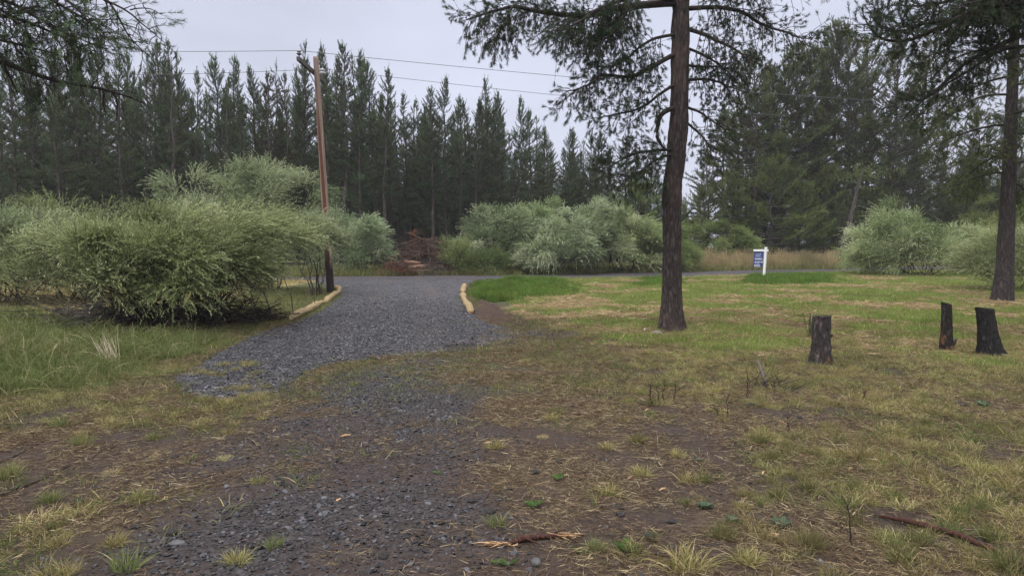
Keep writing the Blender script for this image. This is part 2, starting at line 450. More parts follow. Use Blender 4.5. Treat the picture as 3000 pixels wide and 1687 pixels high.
def mat_stone():
    k = NT('wet_gravel_stone')
    r = k.rnd()
    c = k.ramp(r, [(0.0, (0.008, 0.008, 0.010)), (0.35, (0.020, 0.020, 0.025)), (0.6, (0.038, 0.031, 0.030)), (0.82, (0.054, 0.055, 0.067)), (0.95, (0.13, 0.132, 0.15)), (1.0, (0.085, 0.060, 0.052))])
    n1 = k.noise(k.coord((1, 1, 1)), 40, 4)
    c = k.mix(k.math('MULTIPLY', n1, 0.6), c, k.mix(1.0, c, (0.5, 0.5, 0.52), 'MULTIPLY'))
    return k.principled(c, 0.5, k.bump(n1, 0.4, 0.01), 0.45)
M_STONE = mat_stone()

def mat_pole():
    k = NT('weathered_pole_wood')
    co = k.coord((1, 1, 1)); s = k.coord((26, 26, 0.6)); s2 = k.coord((9, 9, 0.22))
    n1 = k.noise(s, 1.0, 5, 0.7); n2 = k.noise(s2, 1.0, 3)
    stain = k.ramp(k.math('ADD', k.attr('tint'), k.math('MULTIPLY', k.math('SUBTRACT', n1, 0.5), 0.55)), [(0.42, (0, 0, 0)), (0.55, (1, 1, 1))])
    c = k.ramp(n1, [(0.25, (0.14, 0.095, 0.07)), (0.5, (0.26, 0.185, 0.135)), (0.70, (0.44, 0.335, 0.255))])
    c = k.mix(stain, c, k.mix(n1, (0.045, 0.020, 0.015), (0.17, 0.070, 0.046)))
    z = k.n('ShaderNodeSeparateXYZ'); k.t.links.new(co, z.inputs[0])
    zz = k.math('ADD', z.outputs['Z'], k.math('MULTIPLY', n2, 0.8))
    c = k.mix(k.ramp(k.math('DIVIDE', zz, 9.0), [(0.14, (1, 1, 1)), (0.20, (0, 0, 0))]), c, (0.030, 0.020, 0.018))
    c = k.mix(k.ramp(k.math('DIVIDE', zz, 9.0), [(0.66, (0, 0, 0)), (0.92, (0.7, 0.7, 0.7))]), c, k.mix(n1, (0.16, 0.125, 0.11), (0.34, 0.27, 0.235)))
    return k.principled(c, 0.85, k.bump(n1, 0.5, 0.02), 0.25)
M_POLE = mat_pole()

def mat_stump(name, orange_share, char):
    k = NT(name)
    co = k.coord((26, 26, 9)); n1 = k.noise(co, 1.0, 5, 0.7); n2 = k.noise(k.coord((3, 3, 2.2)), 1.6, 4, 0.65)
    f = k.math('MULTIPLY', k.math('ADD', n1, 0.15), k.math('ADD', k.math('MULTIPLY', ridges(k, k.coord((15, 15, 6)), 1.0), 0.75), 0.25), True)
    c = k.ramp(f, [(0.05, (0.008, 0.007, 0.007)), (0.35, char), (0.8, tuple(min(1, x * 4.0) for x in char))])
    z = k.n('ShaderNodeSeparateXYZ'); k.t.links.new(k.coord((1, 1, 1)), z.inputs[0])
    lo = k.ramp(z.outputs['Z'], [(0.03, (0.0, 0.0, 0.0)), (0.10, (1, 1, 1)), (0.22, (0.85, 0.85, 0.85)), (0.42, (0.12, 0.12, 0.12)), (0.5, (0.0, 0.0, 0.0))])
    patch = k.math('MULTIPLY', k.ramp(n2, [(1 - orange_share - 0.08, (0, 0, 0)), (1 - orange_share, (1, 1, 1))]), lo)  # patches of orange burnt wood on the lower trunk
    c = k.mix(patch, c, k.mix(n1, (0.12, 0.055, 0.024), (0.30, 0.15, 0.068)))
    return k.principled(c, 0.85, k.bump(f, 1.0, 0.03), 0.25)
M_STUMP = mat_stump('charred_stump_bark', 0.33, (0.066, 0.054, 0.050))
M_STUMP2 = mat_stump('burnt_orange_stump', 0.44, (0.034, 0.028, 0.026))
M_STUMP3 = mat_stump('black_stump_bark', 0.05, (0.024, 0.022, 0.022))
M_CUT = mat_simple('charred_cut_wood', (0.02, 0.018, 0.016), (0.085, 0.065, 0.05), 25, 0.9, 0.5)

# ================================================================ ground
def polyG(pts, k=3000.0 / 2576.0):
    return np.array([G(x * k, y * k) for x, y in pts])
def sdf(poly, x, y):
    """signed distance to a polygon, negative inside"""
    x = np.asarray(x, float); y = np.asarray(y, float)
    d = np.full(x.shape, 1e18); inside = np.zeros(x.shape, bool)
    n = len(poly)
    for i in range(n):
        ax, ay = poly[i]; bx, by = poly[(i + 1) % n]
        ex, ey = bx - ax, by - ay
        wx, wy = x - ax, y - ay
        t = np.clip((wx * ex + wy * ey) / (ex * ex + ey * ey + 1e-12), 0, 1)
        d = np.minimum(d, (wx - ex * t) ** 2 + (wy - ey * t) ** 2)
        c = ((ay > y) != (by > y)) & (x < ex * (y - ay) / (ey if abs(ey) > 1e-12 else 1e-12) + ax)
        inside ^= c
    d = np.sqrt(d)
    return np.where(inside, -d, d)

DRIVE = polyG([(1200, 700), (1178, 718), (1168, 745), (1176, 770), (1190, 796), (1240, 820), (1325, 842), (1300, 858), (1180, 876), (1060, 894),
               (960, 905), (880, 916), (800, 935), (745, 958), (700, 990), (640, 1003), (575, 1012), (500, 1003), (455, 985), (445, 960), (475, 930),
               (520, 905), (560, 886), (615, 852), (680, 828), (742, 810), (800, 787), (838, 764), (856, 744), (858, 733), (840, 722), (800, 708), (770, 698)])
FGRAV = polyG([(980, 895), (760, 960), (640, 1050), (480, 1150), (330, 1270), (200, 1400), (100, 1560), (1330, 1560), (1330, 1400), (1260, 1230), (1230, 1090), (1210, 960), (1140, 890)])
RUT = polyG([(1015, 700), (1018, 735), (1010, 775), (985, 820), (930, 870), (860, 930)])
STRAW_SPOTS = [(*G2(a, b), w) for a, b, w in [(1490, 760, .9), (1548, 797, .8), (1592, 708, 1.6), (1700, 708, 1.2), (1885, 705, 1.4), (2230, 768, 1.5), (2330, 775, 1.3), (2480, 768, 1.2), (1495, 832, .5), (1560, 838, .5), (2010, 735, 1.2), (1830, 760, 1.0), (2150, 720, 1.2), (1950, 800, .8), (2420, 735, 1.2), (1800, 845, .6)]]
TRACK = polyG([(1040, 950), (800, 985), (580, 1080), (400, 1190), (180, 1330), (60, 1480), (0, 1600), (1520, 1600), (1480, 1400), (1430, 1250), (1380, 1110), (1260, 1000)])
LAWN = polyG([(1205, 700), (1216, 742), (1285, 788), (1372, 812), (1470, 850), (1580, 880), (1700, 895), (1900, 905), (2100, 890), (2600, 930), (3000, 960), (3600, 690), (2200, 678), (1900, 693), (1500, 701)])
LUSH1 = polyG([(1197, 748), (1204, 716), (1250, 704), (1420, 706), (1462, 722), (1445, 742), (1330, 748), (1262, 758), (1215, 757)])
LUSH2 = polyG([(1605, 722), (1612, 702), (1690, 700), (1720, 716), (1680, 724)])
LUSH3 = polyG([(1870, 718), (1885, 698), (2000, 694), (2110, 696), (2100, 714), (1960, 720)])
TALLL = polyG([(-600, 780), (-100, 775), (110, 800), (180, 820), (360, 842), (610, 850), (560, 884), (470, 925), (420, 955), (250, 985), (0, 1010), (-300, 1050), (-700, 1000)])
MIDOL = polyG([(640, 1010), (960, 895), (1180, 860), (1330, 852), (1480, 866), (1640, 940), (1560, 1000), (1300, 1010), (1000, 1015), (760, 1040)])
MULCH = polyG([(1192, 745), (1222, 745), (1290, 786), (1372, 812), (1490, 862), (1440, 880), (1330, 850), (1230, 822), (1192, 797)])
BERM = polyG([(1192, 748), (1222, 750), (1290, 792), (1362, 814), (1330, 830), (1230, 812), (1192, 788)])
WATTLE_L = [(742, 806), (770, 793), (800, 779), (826, 764), (842, 752), (853, 741), (854, 733), (846, 728)]
ROAD_NEAR = np.array([(-90, 30.0), (-30, 31.6), (-6, 32.0), (-1, 32.3), (4.8, 33.6), (13.3, 37.6), (23, 43.6), (40, 55), (90, 92)])
ROAD_FAR = np.array([(-90, 34.0), (-30, 35.4), (-6, 35.8), (0, 37.0), (4.8, 39.2), (16, 45.0), (24.6, 48.4), (40, 59), (90, 97)])
FOREST_EDGE = np.array([(-120, 38.0), (-30, 41.0), (-10, 44.0), (0, 46.0), (10, 49.0), (20, 54.0), (30, 58), (40, 64), (120, 120)])

def gz(x, y):
    x = np.asarray(x, float); y = np.asarray(y, float)
    z = (fbm(x * 0.35, y * 0.35, seed=3, oct=3) - 0.5) * 0.10 * sstep(2, 9, np.hypot(x, y))
    z += (fbm(x * 2.3, y * 2.3, seed=5, oct=3) - 0.5) * 0.035
    b = -sdf(BERM, x, y)
    z += 0.15 * sstep(0.0, 0.5, b) * (0.6 + 0.8 * fbm(x * 3, y * 3, seed=8, oct=3))
    dr = -sdf(DRIVE, x, y)
    z += 0.025 * sstep(-0.1, 0.25, dr)
    return z
def gz1(x, y): return float(gz(np.array([x]), np.array([y]))[0])

def fields(x, y):
    """what covers the ground at a place: shares from 0 to 1"""
    x = np.asarray(x, float); y = np.asarray(y, float)
    w1 = (fbm(x * 1.1, y * 1.1, seed=21, oct=4) - 0.5); w2 = (fbm(x * 4.5, y * 4.5, seed=22, oct=3) - 0.5)
    wob = w1 * 0.9 + w2 * 0.35
    near = sstep(4, 12, y)
    f = {}
    d = sdf(DRIVE, x, y)
    f['drive_d'] = d + w2 * 0.16
    lowside = sstep(-2.1, -0.8, x)                       # the near side of the gravel fades into dirt
    soft = np.where(y < 12.5, 0.9 * lowside + 0.10, 0.10)
    f['drive'] = 1 - sstep(-soft * 0.8, soft * 0.9, d + wob * (0.2 + 0.9 * soft))
    ny = np.interp(x, ROAD_NEAR[:, 0], ROAD_NEAR[:, 1]); fy = np.interp(x, ROAD_FAR[:, 0], ROAD_FAR[:, 1])
    f['road_d'] = np.maximum(ny - y, y - fy)
    f['road'] = 1 - sstep(-0.25, 0.1, f['road_d'] + wob * 0.5)
    f['behind'] = sstep(0, 0.6, y - fy)
    fg = sdf(FGRAV, x, y)
    pat = fbm(x * 1.3 + 7, y * 1.3, seed=31, oct=4)
    f['track'] = (1 - sstep(-0.7, 0.4, sdf(TRACK, x, y) + wob * 1.3))
    f['fgrav'] = (1 - sstep(-0.6, 0.35, fg + wob * 1.1)) * (0.55 + 0.45 * sstep(0.32, 0.58, pat)) * (1 - 0.35 * sstep(7.6, 9.2, y))
    l = sdf(LAWN, x, y)
    f['lawn'] = (1 - sstep(-0.9, 0.9, l + wob * 1.6)) * (1 - f['road'])
    f['straw_spot'] = np.maximum(sstep(0.54, 0.64, fbm(x * 0.55 + 3, y * 0.9, seed=41, oct=4)), np.maximum(np.exp(-((x - 3.0) ** 2 + (y - 12.3) ** 2) / 0.9), np.exp(-((x - 13.8) ** 2 + (y - 19.0) ** 2) / 2.2)))
    lu = np.minimum(np.minimum(sdf(LUSH1, x, y), sdf(LUSH2, x, y)), sdf(LUSH3, x, y))
    for sx_, sy_, w in STRAW_SPOTS:
        f['straw_spot'] = np.maximum(f['straw_spot'], sstep(0.35, 0.75, np.exp(-(((x - sx_) / w) ** 2 + ((y - sy_) / (w * 0.8)) ** 2)) + w2 * 0.5))
    f['lush'] = (1 - sstep(-0.5, 0.5, lu + wob * 1.5)) * (0.45 + 0.55 * sstep(0.4, 0.55, fbm(x * 1.3, y * 1.3, seed=73)))
    t = sdf(TALLL, x, y)
    f['tall'] = 1 - sstep(-0.7, 0.3, t + wob * 1.1)
    f['mid'] = (1 - sstep(-0.6, 0.5, sdf(MIDOL, x, y) + wob * 1.4))
    rd = np.full(x.shape, 9.0)
    for i in range(len(RUT) - 1):
        (ax, ay), (bx, by) = RUT[i], RUT[i + 1]; ex, ey = bx - ax, by - ay
        t_ = np.clip(((x - ax) * ex + (y - ay) * ey) / (ex * ex + ey * ey), 0, 1); rd = np.minimum(rd, np.hypot(x - ax - ex * t_, y - ay - ey * t_))
    f['rut'] = np.exp(-((rd - 0.85 + w1 * 0.5) / 0.26) ** 2)
    f['mulch'] = (1 - sstep(-0.25, 0.2, sdf(MULCH, x, y) + wob * 0.6))
    f['meadow'] = sstep(13.5, 15.5, y + wob) * (1 - sstep(-3.2, -2.2, x - (-6.5) + 0.0 * y)) * (1 - f['road']) * (1 - f['behind'])
    f['patch'] = fbm(x * 0.8 + 11, y * 0.8 + 5, seed=51, oct=4)
    return f

def axis_lines(lo, hi, f):
    a = [0.0]
    while a[-1] < hi: a.append(a[-1] + f(a[-1]))
    b = [0.0]
    while b[-1] > lo: b.append(b[-1] - f(b[-1]))
    return np.array(sorted(set(b[1:] + a)))
xs = axis_lines(-420, 420, lambda v: 0.055 if abs(v) < 6 else 0.055 + 0.022 * (abs(v) - 6))
ysf = axis_lines(-120, 900, lambda v: 0.045 if 0 <= v < 8 else (0.045 + 0.0085 * (v - 8) if v > 0 else 0.1 + 0.12 * abs(v)))
XX, YY = np.meshgrid(xs, ysf)
ZZ = gz(XX, YY)
F = fields(XX, YY)
shp = XX.shape
def grid_quads(shape):
    ny_, nx_ = shape
    i = np.arange(ny_ - 1)[:, None] * nx_; j = np.arange(nx_ - 1)[None]
    return np.stack([i + j, i + j + 1, i + nx_ + j + 1, i + nx_ + j], -1).reshape(-1, 4)
QUADS = grid_quads(shp)
def sheet(name, mat, zoff, keep, attrs):
    V = np.stack([XX.ravel(), YY.ravel(), ZZ.ravel() + zoff], 1)
    Q = QUADS if keep is None else QUADS[keep]
    used = np.unique(Q); mp_ = np.full(len(V), -1); mp_[used] = np.arange(len(used))
    g = Geo(); g.add(V[used], mp_[Q])
    o = g.obj(name, mat, smooth=True)
    for k_, v in attrs.items():
        a = o.data.attributes.new(k_, 'FLOAT', 'POINT')
        a.data.foreach_set('value', np.ascontiguousarray(v.ravel()[used], dtype=np.float32))
    return o

def mat_ground():
    k = NT('forest_soil')
    co = k.coord((1, 1, 1))
    n_f = k.noise(co, 45, 5, 0.7); n_m = k.noise(co, 7, 5, 0.65); n_l = k.noise(co, 0.9, 4, 0.6)
    soil = k.ramp(n_f, [(0.28, (0.012, 0.009, 0.008)), (0.5, (0.042, 0.030, 0.025)), (0.75, (0.105, 0.076, 0.060))])
    soil = k.mix(k.ramp(n_m, [(0.35, (0, 0, 0)), (0.7, (0.6, 0.6, 0.6))]), soil, (0.070, 0.050, 0.040))
    st = k.noise(k.coord((60, 14, 20)), 1.0, 4, 0.7)
    strawc = k.ramp(st, [(0.3, (0.05, 0.036, 0.024)), (0.55, (0.115, 0.084, 0.054)), (0.75, (0.25, 0.20, 0.125))])
    grassc = k.ramp(n_f, [(0.3, (0.030, 0.036, 0.014)), (0.6, (0.085, 0.10, 0.032)), (0.8, (0.18, 0.17, 0.065))])
    tan = k.ramp(n_f, [(0.3, (0.26, 0.20, 0.10)), (0.7, (0.46, 0.37, 0.20))])
    c = k.mix(k.math('MULTIPLY', k.attr('straw'), k.ramp(n_m, [(0.35, (0.15, 0.15, 0.15)), (0.65, (1, 1, 1))]), True), soil, strawc)
    c = k.mix(k.math('MULTIPLY', k.attr('grass'), k.ramp(n_m, [(0.3, (0.45, 0.45, 0.45)), (0.6, (1, 1, 1))])), c, grassc)
    c = k.mix(k.attr('tan'), c, tan)
    mul = k.ramp(n_f, [(0.3, (0.020, 0.013, 0.010)), (0.7, (0.090, 0.057, 0.042))])
    c = k.mix(k.attr('mulch'), c, mul)
    v = k.n('ShaderNodeTexVoronoi'); k.t.links.new(co, v.inputs['Vector']); v.inputs['Scale'].default_value = 38
    grav = k.ramp(k.n('ShaderNodeSeparateColor', Color=v.outputs['Color']).outputs[0], [(0.0, (0.014, 0.014, 0.017)), (0.5, (0.034, 0.035, 0.042)), (1.0, (0.085, 0.086, 0.10))])
    c = k.mix(k.math('MULTIPLY', k.attr('grav'), 0.55), c, grav)
    h = k.math('ADD', n_f, k.math('MULTIPLY', n_m, 1.5))
    return k.principled(c, 0.9, k.bump(h, 0.7, 0.03), 0.2)
def mat_gravel(name, browns=0.25, tintg=(1, 1, 1)):
    k = NT(name)
    co = k.coord((1, 1, 1))
    v = k.n('ShaderNodeTexVoronoi'); k.t.links.new(co, v.inputs['Vector']); v.inputs['Scale'].default_value = 25; v.inputs['Randomness'].default_value = 1
    v2 = k.n('ShaderNodeTexVoronoi'); k.t.links.new(co, v2.inputs['Vector']); v2.inputs['Scale'].default_value = 9
    rnd = k.n('ShaderNodeSeparateColor', Color=v.outputs['Color']).outputs[0]
    rnd2 = k.n('ShaderNodeSeparateColor', Color=v2.outputs['Color']).outputs[1]
    mixr = k.math('ADD', k.math('MULTIPLY', rnd, 0.72), k.math('MULTIPLY', rnd2, 0.28))
    c = k.ramp(mixr, [(0.18, (0.005, 0.005, 0.008)), (0.45, (0.020, 0.0195, 0.026)), (0.66, (0.060, 0.058, 0.073)), (0.86, (0.25, 0.245, 0.29))])
    edge = k.ramp(v.outputs['Distance'], [(0.25, (1, 1, 1)), (0.75, (0.35, 0.35, 0.36))])
    c = k.mix(1.0, c, edge, 'MULTIPLY')
    n_l = k.noise(co, 0.55, 4, 0.6); n_m = k.noise(co, 5, 4, 0.6)
    br = k.math('MULTIPLY', k.ramp(n_l, [(0.42, (0, 0, 0)), (0.66, (1, 1, 1))]), k.math('ADD', k.math('MULTIPLY', k.attr('dirt'), 1.3), browns), True)
    c = k.mix(br, c, k.mix(n_m, (0.035, 0.027, 0.025), (0.105, 0.081, 0.075)))
    c = k.mix(1.0, c, tintg, 'MULTIPLY')
    h = k.math('SUBTRACT', rnd, v.outputs['Distance'])
    return k.principled(c, 0.62, k.bump(h, 0.8, 0.03), 0.4)

lit = sstep(0.40, 0.62, fbm(XX * 1.6, YY * 1.6, seed=61, oct=4))
straw_near = (1 - 0.7 * F['track']) * np.clip(lit * (1 - 0.8 * F['fgrav']) * 0.75 + 0.9 * F['straw_spot'] * F['lawn'], 0, 1) * (1 - F['drive'])
meadow = F['meadow']
grass_share = np.clip(F['lawn'] * (1 - 0.95 * F['straw_spot']) + F['tall'] * 0.85 + 0.35 * F['mid'] + 0.9 * F['behind'] + F['lush'] + 0.85 * (F['drive_d'] > 0) * (F['drive_d'] < 4) * (XX < -2.2) * (YY > 10.5) * (YY < 31), 0, 1)
forest_floor = sstep(0, 3, YY - np.interp(XX, FOREST_EDGE[:, 0], FOREST_EDGE[:, 1]))
ground = sheet('ground', mat_ground(), 0.0, None, {
    'straw': straw_near, 'grass': grass_share * (1 - forest_floor), 'tan': np.clip(meadow * (1 - F['tall']) + 0.45 * F['straw_spot'] * F['lawn'], 0, 1) * (1 - forest_floor),
    'mulch': np.clip(F['mulch'] + forest_floor * 0.6 + 0.5 * F['track'], 0, 1), 'grav': np.clip(F['fgrav'] + F['drive'], 0, 1)})
tag(ground, kind='structure')
def facemean(a): return a.ravel()[QUADS].mean(1)
k_drive = facemean(F['drive'] + 0.5 * (fbm(XX * 6, YY * 6, seed=91, oct=3) - 0.5)) > 0.5
k_drive &= facemean(YY) < 33.5
k_road = (facemean(F['road']) > 0.5) & (facemean(np.abs(XX)) < 130)
dirt = np.clip(1.4 * (1 - F['drive']), 0, 1) + 0.9 * (1 - sstep(-2.2, -0.2, -(F['drive_d'] + 0.0) - 1.6)) * sstep(-4, 1, XX)
dirt = np.clip(dirt + 0.75 * F['rut'] * (0.4 + 0.9 * fbm(XX * 1.2, YY * 1.2, seed=93)), 0, 1.3)
drive = sheet('driveway', mat_gravel('driveway_gravel', 0.12), 0.010, k_drive, {'dirt': np.clip(dirt, 0, 1.3)})
tag(drive, kind='structure')
road = sheet('road', mat_gravel('road_gravel', 0.5, (0.92, 0.88, 0.92)), 0.016, k_road, {'dirt': np.full(XX.shape, 0.25)})
tag(road, kind='structure')

# ================================================================ scattering of uncountable stuff
LIB = bpy.data.collections.new('stuff_sources')        # not linked to the scene: only read by the scatters
def source(geo, name, mat):
    o = geo.obj(name, mat, link=False)
    return o
def scatter(name, sources, P, rot, scl, rng, label=None):
    """one object of kind stuff: points that carry copies of a few small source meshes"""
    c = bpy.data.collections.new(name + '_sources')
    for s in sources: c.objects.link(s)
    me = bpy.data.meshes.new(name)
    n = len(P)
    me.vertices.add(n); me.vertices.foreach_set('co', np.asarray(P, np.float32).ravel())
    a = me.attributes.new('rot', 'FLOAT_VECTOR', 'POINT'); a.data.foreach_set('vector', np.asarray(rot, np.float32).ravel())
    a = me.attributes.new('scl', 'FLOAT', 'POINT'); a.data.foreach_set('value', np.asarray(scl, np.float32))
    a = me.attributes.new('pick', 'INT', 'POINT'); a.data.foreach_set('value', rng.integers(0, len(sources), n).astype(np.int32))
    o = bpy.data.objects.new(name, me); COL.objects.link(o)
    gt = bpy.data.node_groups.new(name + '_scatter', 'GeometryNodeTree')
    gt.interface.new_socket('Geometry', in_out='INPUT', socket_type='NodeSocketGeometry')
    gt.interface.new_socket('Geometry', in_out='OUTPUT', socket_type='NodeSocketGeometry')
    gi = gt.nodes.new('NodeGroupInput'); go = gt.nodes.new('NodeGroupOutput')
    ci = gt.nodes.new('GeometryNodeCollectionInfo'); ci.inputs[0].default_value = c
    ci.inputs['Separate Children'].default_value = True; ci.inputs['Reset Children'].default_value = True
    ip = gt.nodes.new('GeometryNodeInstanceOnPoints'); ip.inputs['Pick Instance'].default_value = True
    def na(nm, ty):
        x = gt.nodes.new('GeometryNodeInputNamedAttribute'); x.data_type = ty; x.inputs[0].default_value = nm
        return x.outputs['Attribute']
    er = gt.nodes.new('FunctionNodeEulerToRotation')
    gt.links.new(na('rot', 'FLOAT_VECTOR'), er.inputs[0])
    gt.links.new(gi.outputs[0], ip.inputs['Points']); gt.links.new(ci.outputs[0], ip.inputs['Instance'])
    gt.links.new(na('pick', 'INT'), ip.inputs['Instance Index']); gt.links.new(er.outputs[0], ip.inputs['Rotation'])
    gt.links.new(na('scl', 'FLOAT'), ip.inputs['Scale'])
    gt.links.new(ip.outputs[0], go.inputs[0])
    md = o.modifiers.new('scatter', 'NODES'); md.node_group = gt
    return tag(o, label, None, None, 'stuff')
def pick_points(rng, x0, x1, y0, y1, dens, prob, fade=None, wedge=True):
    n = int((x1 - x0) * (y1 - y0) * dens)
    x = rng.uniform(x0, x1, n); y = rng.uniform(y0, y1, n)
    k = np.ones(n, bool)
    if wedge: k &= np.abs(x) < 0.80 * y + 2.2
    x, y = x[k], y[k]
    p = prob(fields(x, y), x, y)
    if fade is not None: p = p * fade(y)
    k = rng.random(len(x)) < p
    x, y = x[k], y[k]
    return np.stack([x, y, gz(x, y)], 1)
def spin(rng, n, tilt=0.0):
    return np.stack([rng.normal(0, tilt, n) if tilt else np.zeros(n), rng.normal(0, tilt, n) if tilt else np.zeros(n), rng.uniform(0, 6.283, n)], 1)

def clump(rng, n, rad, hmin, hmax, w, spread, curve, seg, tmean=0.5, tvar=0.35, heads=0):
    g = Geo()
    a = rng.uniform(0, 6.283, n); r = rad * np.sqrt(rng.random(n))
    P = np.stack([r * np.cos(a), r * np.sin(a), np.full(n, -0.01)], 1)
    b = rng.uniform(0, 6.283, n)
    s = np.abs(rng.normal(spread, spread * 0.5, n))
    out = np.stack([np.cos(a) * r / max(rad, 1e-6) * 0.6 + np.cos(b) * 0.7, np.sin(a) * r / max(rad, 1e-6) * 0.6 + np.sin(b) * 0.7, np.zeros(n)], 1)
    D = out * s[:, None] + np.array([0, 0, 1.0])
    L = rng.uniform(hmin, hmax, n)
    g.blades(P, D, L, w * rng.uniform(0.6, 1.3, n), np.clip(rng.normal(tmean, tvar, n), 0, 1), rng, curve, seg)
    if heads:
        k = rng.choice(n, heads, replace=False)
        D2 = unit(D[k]); T = P[k] + D2 * L[k][:, None]; T[:, 2] -= curve * L[k]
        for j in range(7):
            g.blades(T - D2 * (j * 0.022), D2 + rng.normal(0, 0.28, (len(k), 3)), 0.075, 0.014, np.clip(rng.normal(0.9, 0.1, len(k)), 0, 1), rng)
    return g

# --- gravel stones
def stone(rng):
    import bmesh
    bm = bmesh.new(); bmesh.ops.create_icosphere(bm, subdivisions=1, radius=0.5)
    sc = np.array([rng.uniform(0.8, 1.3), rng.uniform(0.6, 1.0), rng.uniform(0.25, 0.5)])
    V = []
    for v in bm.verts:
        q = np.array(v.co) * rng.uniform(0.75, 1.2)
        V.append(np.round(q * 4.3) / 4.3 * 0.35 + q * 0.65)
    V = np.array(V) * sc
    T = [[v.index for v in f.verts] for f in bm.faces]
    bm.free()
    g = Geo(); g.add(V, None, T); return g
rg = np.random.default_rng(11)
st_src = [source(stone(rg), 'gravel_stone', M_STONE) for _ in range(8)]
A = pick_points(rg, -8, 6, 5.0, 24, 1300, lambda f, x, y: np.clip(f['drive'] * 1.25 - 0.2 * rg.random(len(x)), 0, 1) * (f['drive'] > 0.04) * (1 - 0.97 * sstep(9.5, 23, y)))
B = pick_points(rg, -4.5, 2.5, 2.8, 11.5, 1800, lambda f, x, y: f['fgrav'] ** 1.3 * 0.85 + 0.012)
C_ = pick_points(rg, -6, 7, 2.8, 10.0, 60, lambda f, x, y: np.full(len(x), 0.6) * (1 - f['tall']) * (1 - f['lawn']))
P = np.concatenate([A, B, C_]); n = len(P)
sz = np.clip(rg.lognormal(math.log(0.019), 0.42, n), 0.008, 0.055)
sz[:len(A)] *= 1.15
P[:, 2] += 0.003
P[:len(A), 2] += 0.010
scatter('gravel', st_src, P, np.stack([rg.normal(0, 0.35, n), rg.normal(0, 0.35, n), rg.uniform(0, 6.28, n)], 1), sz, rg, 'dark blue grey crushed stones strewn over the driveway and dirt')
# --- fallen needles and straw
rl = np.random.default_rng(12)
def litter(rng, n=130, rad=0.17, l0=0.02, l1=0.085, w=0.0024):
    g = Geo()
    a = rng.uniform(0, 6.283, n); r = rad * np.sqrt(rng.random(n))
    P = np.stack([r * np.cos(a), r * np.sin(a), rng.uniform(0.002, 0.02, n)], 1)
    b = rng.normal(rng.uniform(0, 6.28), 1.0, n)
    D = np.stack([np.cos(b), np.sin(b), rng.normal(0.02, 0.10, n)], 1)
    g.blades(P, D, rng.uniform(l0, l1, n), w * rng.uniform(0.6, 1.5, n), np.clip(rng.beta(1.5, 2.4, n), 0, 1), rng, 0.0, 2, taper=0.6)
    return g
li_src = [source(litter(rl), 'litter', M_LITTER) for _ in range(8)]
def litprob(f, x, y):
    L = sstep(0.34, 0.60, fbm(x * 1.6, y * 1.6, seed=61, oct=4))
    return np.clip((0.24 + 0.76 * L) * (1 - 0.93 * f['fgrav']) * (1 - f['drive']) * (1 - 0.85 * f['tall']) * (1 - 0.75 * f['lawn']) + 0.8 * f['straw_spot'] * f['lawn'], 0, 1) * (1 - 0.80 * f['mulch']) * (1 - 0.72 * f['track'])
P = pick_points(rl, -10, 13, 2.6, 15, 80, litprob)
n = len(P)
scatter('straw_litter', li_src, P, spin(rl, n, 0.08), rl.uniform(0.7, 1.3, n), rl, 'fallen pine needles and dry straw lying on the dirt')
sw_src = []
for _ in range(4):
    sw_src.append(source(litter(rl, 90, 0.2, 0.04, 0.16, 0.006), 'straw', M_STRAW))
P = pick_points(rl, 0, 28, 7, 37, 19, lambda f, x, y: f['straw_spot'] * f['lawn']); n = len(P)
scatter('dry_straw', sw_src, P, spin(rl, n, 0.1), rl.uniform(0.7, 1.3, n) * np.where(P[:, 1] > 15, 1.5, 1.0), rl, 'pale dry straw patches lying on the green lawn')
# --- lawn
rw = np.random.default_rng(13)
lw_src = [source(clump(rw, 46, 0.13, 0.05, 0.12, 0.007, 0.6, 0.25, 2, 0.52, 0.28), 'lawn_clump', M_LAWN) for _ in range(7)]
def lawnp(f, x, y):
    return np.clip(f['lawn'] * (1 - 0.82 * f['straw_spot']) * (0.55 + 0.9 * (f['patch'] - 0.25)), 0, 1) * (1 - f['mulch']) * (1 - f['drive'])
P = pick_points(rw, 0, 34, 7.5, 44, 62, lawnp, lambda y: np.clip(1.15 - y * 0.016, 0.4, 1)); n = len(P)
scatter('lawn_grass', lw_src, P, spin(rw, n, 0.1), rw.uniform(0.55, 1.5, n) * (1 + 0.010 * P[:, 1]) * (0.6 + 0.8 * fbm(P[:, 0] * 0.8, P[:, 1] * 0.8, seed=74)), rw, 'short bright green lawn grass with straw patches')
# --- lush taller clumps
ls_src = [source(clump(rw, 60, 0.13, 0.18, 0.36, 0.012, 0.38, 0.22, 3, 0.5, 0.3), 'lush_clump', M_LUSH) for _ in range(5)]
P = pick_points(rw, -2, 24, 18, 44, 34, lambda f, x, y: f['lush'] * (f['drive'] < 0.3)); n = len(P)
scatter('lush_grass', ls_src, P, spin(rw, n, 0.08), rw.uniform(0.6, 1.35, n) * (0.35 + 0.65 * fields(P[:, 0], P[:, 1])['lush']) * (0.55 + 0.9 * fbm(P[:, 0] * 0.9, P[:, 1] * 0.9, seed=72)), rw, 'lush deep green grass at the driveway corner')
